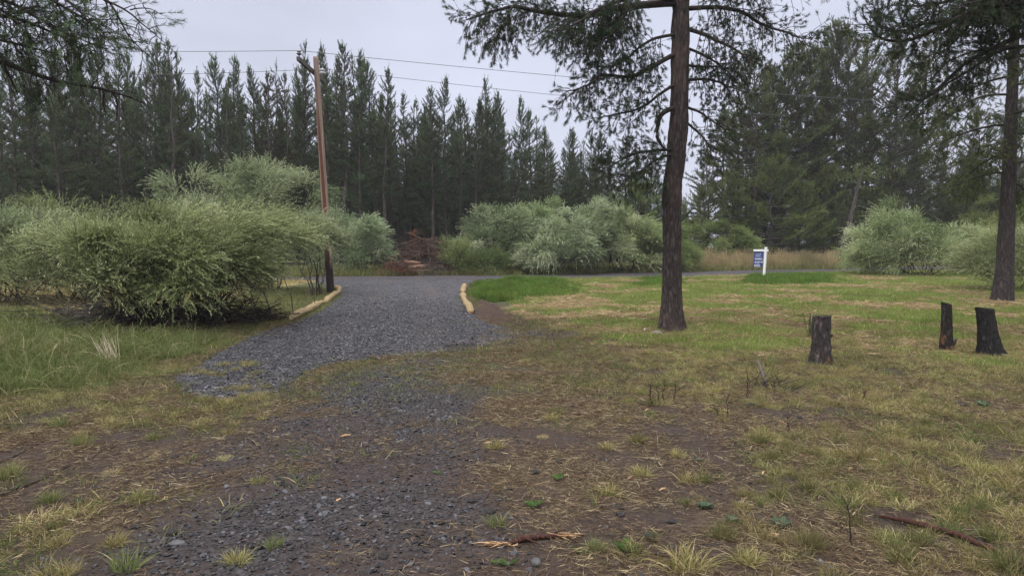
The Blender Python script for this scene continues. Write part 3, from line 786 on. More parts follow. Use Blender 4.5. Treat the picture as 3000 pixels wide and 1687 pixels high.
# --- sparse flattened olive grass between the gravels, and at the drive's edge
ol_src = [source(clump(rw, 34, 0.15, 0.05, 0.15, 0.0055, 1.15, 0.35, 2, 0.5, 0.32), 'olive_clump', M_OLIVE) for _ in range(7)]
def olp(f, x, y):
    bank = (f['drive_d'] > 0.05) * (f['drive_d'] < 3.4) * (x < -2.2) * (y > 10.5) * (y < 31)
    edge = np.exp(-((f['drive_d'] - 0.25) / 0.45) ** 2) * (x < -1.0) * (y < 30)
    right = np.maximum(sstep(0.42, 0.6, f['patch']), 0.75 * sstep(6.0, 8.5, y)) * (x > -0.3 * y + 3) * (y > 4) * (y < 14) * (1 - 0.6 * f['lawn'])
    left = sstep(0.38, 0.56, f['patch']) * (x < -0.42 * y + 0.6) * (y < 9)
    return np.clip(f['mid'] * (0.22 + 1.1 * (f['patch'] - 0.3)) + edge * 0.8 + bank * 0.85 + right * 0.75 + left * 0.8 + 0.03, 0, 1) * (1 - 0.75 * f['fgrav']) * (1 - 0.92 * np.clip(f['drive'] * 1.6, 0, 1))
P = pick_points(rw, -12, 12, 2.8, 26, 55, olp); n = len(P)
scatter('sparse_grass', ol_src, P, spin(rw, n, 0.15), rw.uniform(0.6, 1.3, n), rw, 'thin flattened olive and tan grass on the dirt')
# --- soft fescue over the right-hand ground
fs_src = [source(clump(rw, 130, 0.08, 0.08, 0.21, 0.0034, 0.95, 0.45, 3, 0.5, 0.3), 'fescue_clump', M_DRY) for _ in range(8)]
def fsp(f, x, y):
    return np.clip((sstep(0.40, 0.60, f['patch']) * 0.85 + 0.12 + 0.75 * sstep(5.5, 7.6, y)) * sstep(0.5, 2.4, x - 0.10 * (y - 4)) * (1 - 0.9 * sstep(10.0, 15, y + 0.0 * x)), 0, 1) * (1 - f['drive']) + 0.10 * f['lawn'] + \
        0.6 * (x < -0.45 * y + 0.6) * (y < 9) * sstep(0.40, 0.58, f['patch'])
P = pick_points(rw, -8, 16, 3.0, 20, 44, fsp); n = len(P)
scatter('fescue_grass', fs_src, P, spin(rw, n, 0.12), rw.uniform(0.45, 1.0, n), rw, 'soft tan green bunch grass spread over the right hand ground')
# --- tall grass on the left
tl_src = [source(clump(rw, 80, 0.15, 0.18, 0.52, 0.0056, 0.8, 0.55, 4, 0.5, 0.3), 'tall_clump', M_TALL) for _ in range(7)]
P = pick_points(rw, -16, -1.5, 7.0, 17, 40, lambda f, x, y: f['tall'] * (1 - f['drive']) * (0.55 + 0.6 * (f['patch'] - 0.2))); n = len(P)
s = (1.25 + 0.3 * (P[:, 0] < -5)) * rw.uniform(0.5, 1.25, n) * (0.32 + 0.62 * sstep(-3.2, -6.5, P[:, 0])) * (0.6 + 0.9 * fbm(P[:, 0] * 1.1, P[:, 1] * 1.1, seed=71))
scatter('tall_grass', tl_src, P, spin(rw, n, 0.12), s, rw, 'tall soft green grass drooping beside the gravel')
# --- tan meadow seen under the bush
P = pick_points(rw, -40, -5, 14, 31, 9, lambda f, x, y: f['meadow'], wedge=False)
P = P[np.abs(P[:, 0]) < 0.8 * P[:, 1] + 3]; n = len(P)
md_src = [source(clump(rw, 70, 0.25, 0.10, 0.30, 0.010, 0.7, 0.35, 2, 0.78, 0.2), 'meadow_clump', M_DRY) for _ in range(4)]
scatter('meadow_grass', md_src, P, spin(rw, n, 0.1), rw.uniform(0.8, 1.3, n), rw, 'tan dry meadow grass behind the front bush')
# --- verge grass beyond the road, and tan reed grass
vg_src = [source(clump(rw, 70, 0.25, 0.22, 0.60, 0.014, 0.45, 0.35, 3, 0.55, 0.35), 'verge_clump', M_OLIVE) for _ in range(6)]
def vgp(f, x, y):
    fe = np.interp(x, FOREST_EDGE[:, 0], FOREST_EDGE[:, 1])
    return f['behind'] * (y < fe + 4) * np.clip(0.8 + 0.6 * (f['patch'] - 0.5), 0, 1)
P = pick_points(rw, -42, 46, 32, 60, 9, vgp, wedge=False)
P = P[np.abs(P[:, 0]) < 0.8 * P[:, 1] + 3]; n = len(P)
scatter('verge_grass', vg_src, P, spin(rw, n, 0.1), rw.uniform(0.7, 1.5, n), rw, 'rough green and tan grass along the far side of the road')
rd_src = [source(clump(rw, 55, 0.22, 0.9, 1.7, 0.016, 0.16, 0.10, 3, 0.55, 0.3, heads=30), 'reed_clump', M_REED) for _ in range(6)]
def rdp(f, x, y):
    fy = np.interp(x, ROAD_FAR[:, 0], ROAD_FAR[:, 1])
    return (y > fy + 0.9 + 1.2 * (f['patch'] - 0.4)) * (y < fy + 6.5) * (x > 8.5) * (x < 31) * np.clip(0.35 + 0.9 * sstep(9, 13, x), 0, 1)
P = pick_points(rw, 8, 31, 40, 60, 7, rdp, wedge=False); n = len(P)
s = rw.uniform(0.5, 1.1, n) * (0.55 + 0.8 * fbm(P[:, 0] * 0.5, P[:, 1] * 0.5, seed=75)) * (0.5 + 0.5 * sstep(0.5, 2.2, P[:, 1] - np.interp(P[:, 0], ROAD_FAR[:, 0], ROAD_FAR[:, 1])))
scatter('reed_grass', rd_src, P, spin(rw, n, 0.07), s, rw, 'tall tan seeding reed grass beyond the road')

# ================================================================ pines
def brush(g, P, D, L, K, nl, nw, tint, rng, open_=0.8):
    """needle-covered shoots: P start, D direction, L length"""
    P = np.asarray(P, float); D = unit(np.asarray(D, float)); n = len(P)
    if n == 0: return
    L = np.broadcast_to(L, (n,)); tint = np.broadcast_to(tint, (n,))
    t = rng.random((n, K)) ** 0.8
    base = P[:, None] + D[:, None] * (L[:, None] * t)[..., None]
    rnd = rng.normal(size=(n, K, 3))
    perp = unit(rnd - (rnd * D[:, None]).sum(-1, keepdims=True) * D[:, None])
    nd = D[:, None] + perp * rng.uniform(0.45, 1.25, (n, K, 1)) * open_
    g.blades(base.reshape(-1, 3), nd.reshape(-1, 3), nl * rng.uniform(0.7, 1.25, n * K), nw * rng.uniform(0.7, 1.3, n * K),
             np.clip(np.repeat(tint, K) + rng.normal(0, 0.12, n * K), 0, 1), rng)

def forest_pine(seed, H=14.0, cb=0.3, rmax=1.5, broad=0.0, dens=1.0, dead_frac=0.0, K=30):
    rng = np.random.default_rng(seed)
    wood, leaf = Geo(), Geo()
    zz = np.linspace(0, H, 14)
    ax = 0.18 * np.sin(zz * 0.35 + seed) * zz / H + 0.05 * rng.normal(size=14)
    ay = 0.18 * np.sin(zz * 0.28 + seed * 2.1) * zz / H + 0.05 * rng.normal(size=14)
    r0 = 0.0095 * H
    wood.tube(np.stack([ax, ay, zz - 0.05], 1), r0 * (1 - zz / H) ** 0.8 + 0.012, 8, 0.5)
    lop = rng.uniform(0, 6.28)
    def axis(z): return np.array([np.interp(z, zz, ax), np.interp(z, zz, ay), z])
    z = max(0.8, cb * H * 0.35)
    SP, SD, SL, ST = [], [], [], []
    while z < cb * H:                                # dead grey twigs below the live crown
        for _ in range(rng.integers(2, 4)):
            a = rng.uniform(0, 6.28); L = rng.uniform(0.4, 1.25)
            d = np.array([math.cos(a), math.sin(a), rng.uniform(-0.45, 0.25)])
            p = axis(z); pts = np.array([p + d * L * t + np.array([0, 0, -0.15 * t * t]) + rng.normal(0, 0.03, 3) * (t > 0) for t in (0, 0.35, 0.7, 1.0)])
            wood.tube(pts, np.array([0.016, 0.012, 0.008, 0.004]), 3, 0.3, cap=False)
            for _ in range(3):
                t = rng.uniform(0.3, 1); q = p + d * L * t; dd = unit(d + rng.normal(0, 0.8, 3))
                wood.tube(np.array([q, q + dd * rng.uniform(0.15, 0.4)]), np.array([0.007, 0.003]), 3, 0.3, cap=False)
                if rng.random() < 0.28:
                    SP.append(q); SD.append(dd); SL.append(0.25); ST.append(rng.uniform(0, 0.15))
        z += rng.uniform(0.25, 0.5)
    z = cb * H
    while z < H - 0.15:
        t = (z - cb * H) / (H - cb * H)
        prof = ((1 - t) ** 0.75) * (0.55 + 0.45 * min(1, t / 0.3)) + 0.05
        if broad: prof = (1 - t ** 2.2) ** 0.9 * (0.6 + 0.4 * min(1, t / 0.2)) + 0.08
        nb = rng.integers(3, 6)
        a0 = rng.uniform(0, 6.28)
        if rng.random() < 0.08: z += rng.uniform(0.1, 0.5)
        for b in range(nb):
            if rng.random() > 0.97 * dens: continue
            a = a0 + b * 6.283 / nb + rng.normal(0, 0.35)
            L = rmax * prof * rng.uniform(0.5, 1.2) * (1 + 0.28 * math.cos(a - lop) + 0.16 * math.sin(z * 1.7 + seed))
            if rng.random() < 0.07: L *= 1.35
            el = R(-14 + 34 * t + 34 * t ** 3) + rng.normal(0, 0.16)
            d = np.array([math.cos(a) * math.cos(el), math.sin(a) * math.cos(el), math.sin(el)])
            p0 = axis(z)
            ts = np.linspace(0, 1, 5)
            up = 0.22 + 0.2 * t
            pts = p0 + d * L * ts[:, None]; pts[:, 2] += up * L * ts ** 2
            pts[1:] += rng.normal(0, 0.03, (4, 3)) * L
            wood.tube(pts, (0.010 + 0.013 * L) * (1 - 0.8 * ts), 4, 0.4, cap=False)
            deadb = rng.random() < dead_frac
            tone = rng.uniform(0.02, 0.14) if deadb else np.clip(rng.normal((0.62 if 0.5 < broad < 0.8 else 0.44 if broad else 0.50) + 0.14 * t, 0.24 if broad else 0.18), 0.16, 1)
            ns = max(4, int(L / 0.06))
            for k in range(ns):
                tt = (0.48 if broad > 0.8 else 0.22) + (0.52 if broad > 0.8 else 0.78) * (k + rng.random()) / ns
                q = np.array([np.interp(tt, ts, pts[:, i]) for i in range(3)])
                sd_ = unit(np.gradient(pts, axis=0)[min(4, int(tt * 4.0))])
                side = np.cross(sd_, [0, 0, 1.0]) * (1 if rng.random() < 0.5 else -1)
                dd = unit(sd_ * rng.uniform(0.5, 1.0) + side * rng.uniform(0.2, 1.0) + np.array([0, 0, rng.uniform(0.15, 1.1)]))
                SP.append(q); SD.append(dd); SL.append(rng.uniform(0.16, 0.38) * (0.7 + 0.5 * min(1, L)))
                ST.append(tone + rng.normal(0, 0.07))
            if broad > 0.5:                              # leafy clumps at the branch ends
                for _ in range(10):
                    q = pts[-1 - rng.integers(2)] + rng.normal(0, 0.16, 3) * np.array([1, 1, 0.6])
                    SP.append(q); SD.append(unit(rng.normal(0, 0.7, 3) + np.array([0, 0, 0.8]) + 0.5 * d)); SL.append(rng.uniform(0.16, 0.3)); ST.append(tone + rng.normal(0.06, 0.08))
            SP.append(pts[-1]); SD.append(unit(pts[-1] - pts[-2] + np.array([0, 0, 0.15]))); SL.append(rng.uniform(0.25, 0.42)); ST.append(tone + 0.12)
        z += rng.uniform(0.20, 0.40) * (0.8 if t > 0.6 else 1)
    for k in range(6):                               # leader
        SP.append(axis(H - 0.12 - 0.1 * k)); SD.append(np.array([rng.normal(0, 0.14), rng.normal(0, 0.14), 1])); SL.append(0.4 if k else 0.6); ST.append(0.7)
    brush(leaf, SP, SD, np.array(SL), K, 0.095, 0.0165, np.clip(ST, 0, 1), rng, 0.85)
    return wood, leaf

def make_pine_proto(seed, matl, **kw):
    w, l = forest_pine(seed, **kw)
    return (w.mesh('trunk', M_BARKF, True), l.mesh('crown', matl), kw.get('H', 14.0))
PROTO = [make_pine_proto(100 + i, M_PINE, H=14.0, cb=c, rmax=r, dens=d_, dead_frac=df) for i, (c, r, d_, df) in enumerate(
    [(0.30, 1.6, 1, 0.04), (0.38, 1.3, 0.95, 0.06), (0.24, 1.75, 1, 0.04), (0.45, 1.45, 0.9, 0.08), (0.30, 1.2, 0.75, 0.06), (0.16, 1.7, 1, 0.10), (0.36, 1.9, 0.95, 0.05), (0.48, 1.2, 0.75, 0.06), (0.26, 1.4, 1, 0.04), (0.10, 1.8, 1, 0.08)])]
PROTO_BROWN = make_pine_proto(131, M_PINE, H=14.0, cb=0.3, rmax=1.35, dens=0.85, dead_frac=0.75)
PROTO_BARE = make_pine_proto(132, M_PINE, H=14.0, cb=0.82, rmax=0.8, dens=0.35, dead_frac=0.9)
PROTO_BROAD = [make_pine_proto(140 + i, M_PINE_R, H=13.0, cb=c, rmax=r, broad=1.0, dead_frac=0.05, K=32, dens=0.86) for i, (c, r) in enumerate([(0.24, 2.2), (0.36, 1.9), (0.20, 2.3), (0.44, 1.75), (0.30, 2.0)])]
PROTO_YOUNG = [make_pine_proto(150 + i, M_PINE_R, H=6.0, cb=0.04, rmax=r, broad=0.6, K=34) for i, r in enumerate([1.7, 2.1, 1.4])]

def put_pine(name, proto, loc, top_z, rng, label, group, width=1.0, tilt=(0, 0)):
    tm, cm, H = proto
    s = (top_z - loc[2]) / H
    wv = width * (0.55 * s + 0.45)
    root = thing(name, label, 'pine tree', loc, group, rng.uniform(0, 6.28))
    root.scale = (wv, wv, s); root.rotation_euler[0], root.rotation_euler[1] = tilt
    for nm, me in (('trunk', tm), ('crown', cm)):
        o = bpy.data.objects.new(nm, me); COL.objects.link(o); o.parent = root
    return root

# the trees whose tops stand against the sky: photograph pixel of the top, distance, kind
SKY = [(25, 150, 41, 6), (88, 112, 43, 2), (158, 150, 40, 5), (222, 105, 44, 0), (290, 128, 42, 2), (346, 150, 41, 9), (374, 160, 45, 1), (414, 172, 43, 4), (467, 121, 44, 1), (495, 123, 42, 7), (526, 176, 47, 4),
       (570, 211, 45, 8), (597, 272, 44, 1), (626, 172, 46, 0), (656, 232, 44, 7), (678, 175, 47, 4), (703, 182, 45, 8), (739, 206, 46, 2), (769, 252, 48, 7), (791, 219, 45, 'brown'), (806, 186, 49, 'bare'), (828, 219, 46, 'brown'),
       (889, 133, 49, 4), (957, 134, 48, 1), (998, 137, 47, 3), (1033, 166, 50, 7), (1050, 166, 47, 0), (1094, 188, 48, 6), (1123, 201, 47, 1), (1142, 266, 50, 4), (1162, 294, 53, 'bare'), (1183, 278, 51, 8), (1204, 317, 53, 4),
       (1229, 298, 51, 7), (1266, 269, 49, 3), (1305, 240, 50, 2), (1328, 291, 53, 4), (1347, 288, 50, 1), (1363, 301, 52, 8), (1399, 298, 50, 0), (1410, 302, 54, 7), (1426, 234, 51, 8), (1466, 276, 51, 0), (1514, 292, 50, 2), (1539, 337, 54, 7),
       (1553, 323, 52, 1), (1580, 350, 54, 4), (1591, 373, 53, 7), (1604, 390, 47, 3), (1621, 421, 51, 4), (1649, 437, 54, 1), (1668, 382, 54, 0), (1687, 389, 57, 8), (1724, 393, 57, 1), (1752, 391, 54, 2), (1763, 393, 58, 8), (1790, 432, 55, 5), (1831, 401, 56, 6), (1870, 440, 57, 2), (1910, 430, 55, 9)]
KIND = {'brown': PROTO_BROWN, 'bare': PROTO_BARE}
rp = np.random.default_rng(77)
names_seq = []
SECT = [(-9e9, 330, 'at the far left'), (330, 545, 'right of the left boughs'), (545, 760, 'left of the utility pole'),
        (760, 870, 'beside the pole crossarm'), (870, 1145, 'behind the utility pole'), (1145, 1290, 'above the slash pile'),
        (1290, 1440, 'above the leftmost middle willow'), (1440, 1640, 'above the tallest middle willow'), (1640, 1960, 'left of the big trunk')]
LOOK = {0: 'full dark green', 1: 'slim grey green', 2: 'broad dense', 3: 'high crowned', 4: 'thin open', 5: 'low branched', 6: 'wide bushy', 7: 'thin high crowned', 8: 'narrow green', 9: 'thick low branched', 'brown': 'reddish brown dying', 'bare': 'bare dead topped'}
by_sec = {}
for i, s in enumerate(SKY):
    for j, (a, b, w) in enumerate(SECT):
        if a <= s[0] < b: by_sec.setdefault(j, []).append(i)
LBL = {}
ORD = ['leftmost', 'second', 'third', 'fourth', 'fifth', 'sixth', 'seventh', 'eighth', 'ninth', 'tenth', 'eleventh', 'twelfth']
for j, idx in by_sec.items():
    idx.sort(key=lambda i: SKY[i][0])
    tall = min(idx, key=lambda i: SKY[i][1])
    for k, i in enumerate(idx):
        w = SECT[j][2]; look = LOOK[SKY[i][3]]
        if i == tall: LBL[i] = f'{look} pine with the highest top {w}'
        elif k == 0: LBL[i] = f'{look} skyline pine, leftmost of those {w}'
        elif k == len(idx) - 1: LBL[i] = f'{look} skyline pine, rightmost of those {w}'
        else: LBL[i] = f'{look} skyline pine, {ORD[k]} from the left {w}'
for i, (px, py, d, kd) in enumerate(SKY):
    p = at(px, py, d)
    pr = KIND[kd] if isinstance(kd, str) else PROTO[kd]
    put_pine('lodgepole_pine', pr, (p.x, d, gz1(p.x, d)), p.z, rp, LBL[i], 'lodgepole pines on the skyline', rp.uniform(0.85, 1.1), (rp.normal(0, 0.008), rp.normal(0, 0.008)))
# the packed stand behind and between them
sk = np.array(sorted([(s[0], s[1]) for s in SKY]))
def fill(n, x0, x1, d0, d1, lo, hi, label, group, protos, skx=None, wid=(0.8, 1.1)):
    k = 0; used = []; tries = 0
    while k < n and tries < n * 60:
        tries += 1
        px = rp.uniform(x0, x1); d = rp.uniform(d0, d1)
        p = at(px, 500, d)
        if any((p.x - a) ** 2 + (d - b) ** 2 < 1.2 for a, b in used): continue
        s_ = np.interp(px, sk[:, 0], sk[:, 1]) if skx is None else np.interp(px, skx[:, 0], skx[:, 1])
        top = at(px, s_ + rp.uniform(lo, hi), d)
        used.append((p.x, d)); k += 1
        put_pine('lodgepole_pine', protos[rp.integers(len(protos))], (p.x, d, gz1(p.x, d)), top.z, rp, label, group, rp.uniform(*wid), (rp.normal(0, 0.012), rp.normal(0, 0.012)))
fill(34, -150, 560, 43, 60, 30, 150, 'dark pine packed in the far left stand, its top hidden among others', 'packed pines at the far left', [PROTO[i] for i in (5, 9, 2, 0, 8, 5, 9)])
fill(26, 560, 980, 47, 64, 35, 170, 'dark pine packed among the skyline pines left of the utility pole, top hidden', 'packed pines left of the pole', [PROTO[i] for i in (5, 9, 2, 0, 8, 5, 9)])
fill(26, 980, 1300, 50, 68, 35, 170, 'dark pine packed behind the slash pile, grey trunk among many, top hidden', 'packed pines behind the slash pile', [PROTO[i] for i in (5, 9, 2, 0, 8, 5, 9)])
fill(30, 1300, 1700, 53, 72, 40, 150, 'dark pine packed behind the middle willows, its top lost among neighbours', 'packed pines behind the middle willows', [PROTO[i] for i in (5, 9, 2, 0, 8, 5, 9)])
fill(16, 1700, 2060, 55, 74, 50, 140, 'dark pine packed behind the big foreground trunk, lower than the skyline pines', 'packed pines behind the big trunk', [PROTO[i] for i in (5, 9, 2, 0, 8, 5, 9)])
# the right-hand stand: broader, fuller trees
RIGHT = [(2219, 158, 57, 1, 'broad open pine with a wide top, first right of the big trunk'), (2277, 207, 62, 3, 'short topped broad pine, second from the sky gap in the right hand stand'), (2308, 168, 61, 0, 'pointed bushy pine on the right, left one of a twin topped pair'), (2335, 166, 63, 4, 'pointed bushy pine on the right, right one of a twin topped pair'),
         (2384, 158, 62, 1, 'thin topped pine in the middle of the right hand stand'), (2408, 160, 64, 3, 'yellowish pine right of the thin topped one, middle of the right hand stand'), (2461, 98, 63, 4, 'tall pine at the highest point of the right hand stand, left of its twin'), (2487, 88, 62, 1, 'highest pine of the right hand stand, right of its twin'),
         (2560, 120, 64, 0, 'broad pine behind the overhanging boughs on the right'), (2640, 140, 61, 2, 'wide dark pine behind the overhanging boughs, left of the right hand trunk'), (2710, 160, 65, 4, 'dark pine close left of the right hand trunk, behind the boughs'), (2880, 330, 67, 1, 'lower pine seen through the boughs beside the right hand trunk'), (2990, 300, 65, 0, 'pine at the right edge behind the right hand trunk')]
for px, py, d, kd, lb in RIGHT:
    p = at(px, py, d)
    put_pine('lodgepole_pine', PROTO_BROAD[kd], (p.x, d, gz1(p.x, d)), p.z, rp, lb, 'pines of the right hand stand', rp.uniform(1.1, 1.35), (rp.normal(0, 0.01), rp.normal(0, 0.01)))
skr = np.array([(2150, 300), (2250, 240), (2400, 230), (2500, 170), (2700, 230), (2900, 400), (3100, 400)])
for px, py, d, kd, lb in [(2125, 330, 60, 3, 'pine just right of the big trunk, lower than the broad topped one beside it'), (2075, 455, 62, 4, 'small dark pine closest to the big trunk on its right'), (2170, 255, 61, 0, 'pine left of the broad topped one in the right hand stand'), (2250, 215, 63, 2, 'dense pine filling between the broad topped one and the short topped one')]:
    p = at(px, py, d)
    put_pine('lodgepole_pine', PROTO_BROAD[kd], (p.x, d, gz1(p.x, d)), p.z, rp, lb, 'pines of the right hand stand', 1.15)
fill(26, 2130, 2760, 60, 80, 40, 200, 'dark broad pine packed inside the right hand stand behind the tan grass', 'packed pines of the right hand stand', PROTO_BROAD + [PROTO[3], PROTO[7], PROTO[4]], skr, (0.8, 1.05))
fill(12, 2760, 3150, 66, 84, 40, 180, 'dark pine far back at the right edge, seen between the boughs', 'packed pines at the right edge', PROTO_BROAD, skr, (0.8, 1.05))
# young low pines in front of the stand
for px, py, d, kd, lb in [(2060, 560, 56, 0, 'low young pine just right of the big trunk, above the shrubs'), (1870, 545, 52, 1, 'low bushy young pine left of the big trunk, above the willows'), (2150, 520, 56, 1, 'bushy young pine right of the big trunk behind the yellowing shrub'),
                          (2260, 480, 55, 1, 'large drooping bushy pine with boughs to the ground behind the white signpost'), (2345, 545, 56, 0, 'low spreading pine right of the signpost, left of the leaning trunk'), (2420, 500, 59, 2, 'slim young pine behind the leaning trunk'),
                          (2560, 560, 60, 0, 'low young pine right of the leaning trunk, above the tan grass'), (2790, 600, 64, 1, 'low young pine left of the right hand trunk, above the drooping willow'), (2960, 560, 66, 2, 'small young pine at the right edge above the willow'), (1985, 600, 52, 2, 'small young pine hidden partly by the big trunk')]:
    p = at(px, py, d)
    put_pine('young_pine', PROTO_YOUNG[kd], (p.x, d, gz1(p.x, d)), p.z, rp, lb, 'young pines in front of the stand', rp.uniform(1.0, 1.35))
# far wood behind everything
rf = np.random.default_rng(5)
FAR = []
for i in (0, 3, 5, 8):
    w_, l_ = forest_pine(300 + i, H=14.0, cb=0.06, rmax=2.0, K=14)
    g = Geo()
    for src, mi in ((w_, 0), (l_, 1)):
        V = np.concatenate(src.v); Q = np.concatenate(src.q) if src.q else None; T = np.concatenate(src.t) if src.t else None
        g.add(V, Q, T, np.concatenate(src.a), mi)
    FAR.append(source(g, 'far_pine', [M_BARKF, M_PINE]))
n = 1300
x = rf.uniform(-125, 130, n); y = rf.uniform(64, 120, n)
hh = 0.62 + 0.26 * rf.random(n) + 0.20 * (x < -2)
hh *= np.where((x > 8) & (x < 36), 0.62, 1.0)
k = ~((np.abs(x / y * FPX + 1500 - 2060) < 45))
scatter('far_wood', FAR, np.stack([x, y, np.zeros(n)], 1)[k], spin(rf, n, 0.01)[k], hh[k], rf, 'far mass of pines behind the front trees')

# ================================================================ the near pines, limb by limb
def smooth_path(pts, n):
    P = np.array(pts, float); s = np.concatenate([[0], np.cumsum(np.linalg.norm(np.diff(P, axis=0), axis=1))])
    t = np.linspace(0, s[-1], n)
    Q = np.stack([np.interp(t, s, P[:, i]) for i in range(3)], 1)
    for _ in range(2):
        Q[1:-1] = 0.25 * Q[:-2] + 0.5 * Q[1:-1] + 0.25 * Q[2:]
    return Q, s[-1]
def pine_limb(parent, pts, r0, r1, rng, f0=0.15, spacing=0.10, tl=(0.3, 0.8), droop=0.5, K=34, nl=0.055, nw=0.0042, tufts=True, brushlen=(0.08, 0.16), cones=0.15, bare=0.25, spread=1.0, matn=None, sub=4, opn=0.95, up=0.0):
    wood, leaf, cone = Geo(), Geo(), Geo()
    P, L = smooth_path(pts, max(8, int(np.linalg.norm(np.diff(np.array(pts, float), axis=0), axis=1).sum() / 0.09)))
    P[1:] += np.cumsum(rng.normal(0, 0.006, P[1:].shape), axis=0) * 0.6
    n = len(P); ts = np.linspace(0, 1, n)
    wood.tube(P, r0 * (1 - ts) ** 0.8 + r1, 9, 0.5)
    T = unit(np.gradient(P, axis=0))
    SP, SD, SL = [], [], []
    nt = int(L * (1 - f0) / spacing)
    for k in range(nt):
        t = f0 + (1 - f0) * (k + rng.random()) / nt
        i = min(n - 1, int(t * (n - 1)))
        q = P[i]; d = T[i]
        rv = rng.normal(size=3); side = unit(rv - rv.dot(d) * d)
        l = rng.uniform(*tl) * (1.1 - 0.5 * t)
        d0 = unit(d * rng.uniform(0.2, 0.8) + side * spread + np.array([0, 0, -0.35 * droop + up]))
        m = 6; tt = np.linspace(0, 1, m)
        C = q + d0 * l * tt[:, None]; C[:, 2] -= droop * l * tt ** 2 * rng.uniform(0.2, 1.1)
        C[:, 2] += up * l * tt ** 2
        C[1:] += np.cumsum(rng.normal(0, 0.035 * l, (m - 1, 3)), axis=0)
        wood.tube(C, np.linspace(0.0055 + 0.004 * l, 0.0022, m), 4, 0.4, cap=False)
        if not tufts: continue
        ct = unit(np.gradient(C, axis=0))
        nb = max(1, int(sub * l / 0.5 + rng.random()))
        for b in range(nb):
            u = rng.uniform(bare, 1.0); j = min(m - 1, int(u * (m - 1)))
            p = C[j]; sv = unit(ct[j] * 0.8 + rng.normal(0, 0.65, 3) + np.array([0, 0, -0.2 * droop + up * 0.8]))
            sl = rng.uniform(0.07, 0.24) * min(1, 0.5 + l)
            e = p + sv * sl
            wood.tube(np.array([p, (p + e) / 2 + rng.normal(0, 0.01, 3), e]), np.array([0.0034, 0.0028, 0.002]), 3, 0.4, cap=False)
            SP.append(e - sv * 0.02); SD.append(unit(sv + np.array([0, 0, up * 0.5]))); SL.append(rng.uniform(*brushlen))
            if rng.random() < cones:
                cone_p = p + sv * sl * 0.5
                V = np.array([[0, 0, -0.022], [0.015, 0, 0], [0, 0.015, 0], [-0.015, 0, 0], [0, -0.015, 0], [0, 0, 0.024]]) + cone_p
                wood.add(V, None, [(0, 2, 1), (0, 3, 2), (0, 4, 3), (0, 1, 4), (5, 1, 2), (5, 2, 3), (5, 3, 4), (5, 4, 1)], 0.3)
        SP.append(C[-1]); SD.append(ct[-1]); SL.append(rng.uniform(*brushlen))
    if tufts:
        SP.append(P[-1]); SD.append(T[-1]); SL.append(brushlen[1])
    o = wood.obj('branch', M_TWIG, parent, True)
    if SP:
        brush(leaf, SP, SD, np.array(SL), K, nl, nw, np.clip(rng.normal(0.55, 0.18, len(SP)), 0.1, 1), rng, opn)
        ln = leaf.obj('needles', matn or M_HERO, o)
    
    return o
def pxl(pts, ox, oy, s, d0, d1):
    """measured pixels of a crop (origin ox,oy, scale s) with the depth running from d0 to d1"""
    n = len(pts)
    return [at(ox + a / s, oy + b / s, d0 + (d1 - d0) * (i / (n - 1))) for i, (a, b) in enumerate(pts)]
def bark_trunk(parent, path, radii, rng, sides=84, rows=260, amp=0.024, flare=0.0, name='trunk', mat=None, kx=7.5, kz=1.6):
    P, L = smooth_path(path, rows); s = np.linspace(0, 1, rows)
    rad = np.interp(s, np.linspace(0, 1, len(radii)), radii)
    an = np.linspace(0, 2 * np.pi, sides, endpoint=False)
    A, S = np.meshgrid(an, s)
    Rr = np.repeat(rad[:, None], sides, 1)
    zz = S * L
    cx, cyy = np.cos(A), np.sin(A)
    sd_ = int(rng.integers(1000))
    n1 = fbm(cx * kx * 0.45 + 40, cyy * kx * 0.45 + 40, zz * kz, seed=sd_, oct=4)
    ridge = 1 - np.abs(2 * n1 - 1) * 2.4
    n2 = fbm(cx * kx * 1.6 + 9, cyy * kx * 1.6 + 9, zz * kz * 3.2, seed=sd_ + 5, oct=3)
    Rr = Rr + amp * (np.clip(-ridge, -1, 0.6) + 0.9 * (n2 - 0.5))
    lob = 1 + flare * np.exp(-zz / 0.22) * (0.55 + 0.6 * np.cos(A * 4 + sd_) * 0.5 + 0.35 * np.cos(A * 7 + 1))
    Rr = Rr * lob
    V = P[:, None] + np.stack([Rr * cx, Rr * cyy, np.zeros_like(Rr)], -1)
    g = Geo()
    i = np.arange(rows - 1)[:, None] * sides; j = np.arange(sides)[None]; k2 = (j + 1) % sides
    g.add(V.reshape(-1, 3), np.stack([i + j, i + k2, i + sides + k2, i + sides + j], -1).reshape(-1, 4), None, 0.5)
    return g.obj(name, mat or M_BARK, parent, True)

rh = np.random.default_rng(9)
# ---- the big pine right of centre
D0 = 12.67
hero = thing('large_pine', 'large pine with thick furrowed brown trunk on the lawn right of the driveway', 'pine tree')
tr_px = [(1969, 978, 40), (1968, 940, 35), (1969, 870, 31), (1968, 760, 28.5), (1969, 640, 28), (1971, 530, 28.5), (1982, 450, 29), (1988, 380, 28.5), (1991, 300, 27), (1993, 150, 26), (1995, 0, 25.5)]
path = [at(a, b, D0) for a, b, c in tr_px]; rad = [c / FPX * D0 for a, b, c in tr_px]
top = path[-1]
for k in range(1, 7):
    path.append(top + Vector((0.05 * k, 0.0, 1.6 * k))); rad.append(rad[10] * (1 - k / 6.4))
rad_s = np.interp(np.linspace(0, 1, 60), np.concatenate([[0], np.cumsum(np.linalg.norm(np.diff(np.array(path), axis=0), axis=1))]) / sum(np.linalg.norm(np.diff(np.array(path), axis=0), axis=1)), rad)
bark_trunk(hero, path, rad_s, rh, flare=0.34, rows=420)
c4 = lambda pts, d0, d1: pxl(pts, 1300, 0, 1.7045, d0, d1)
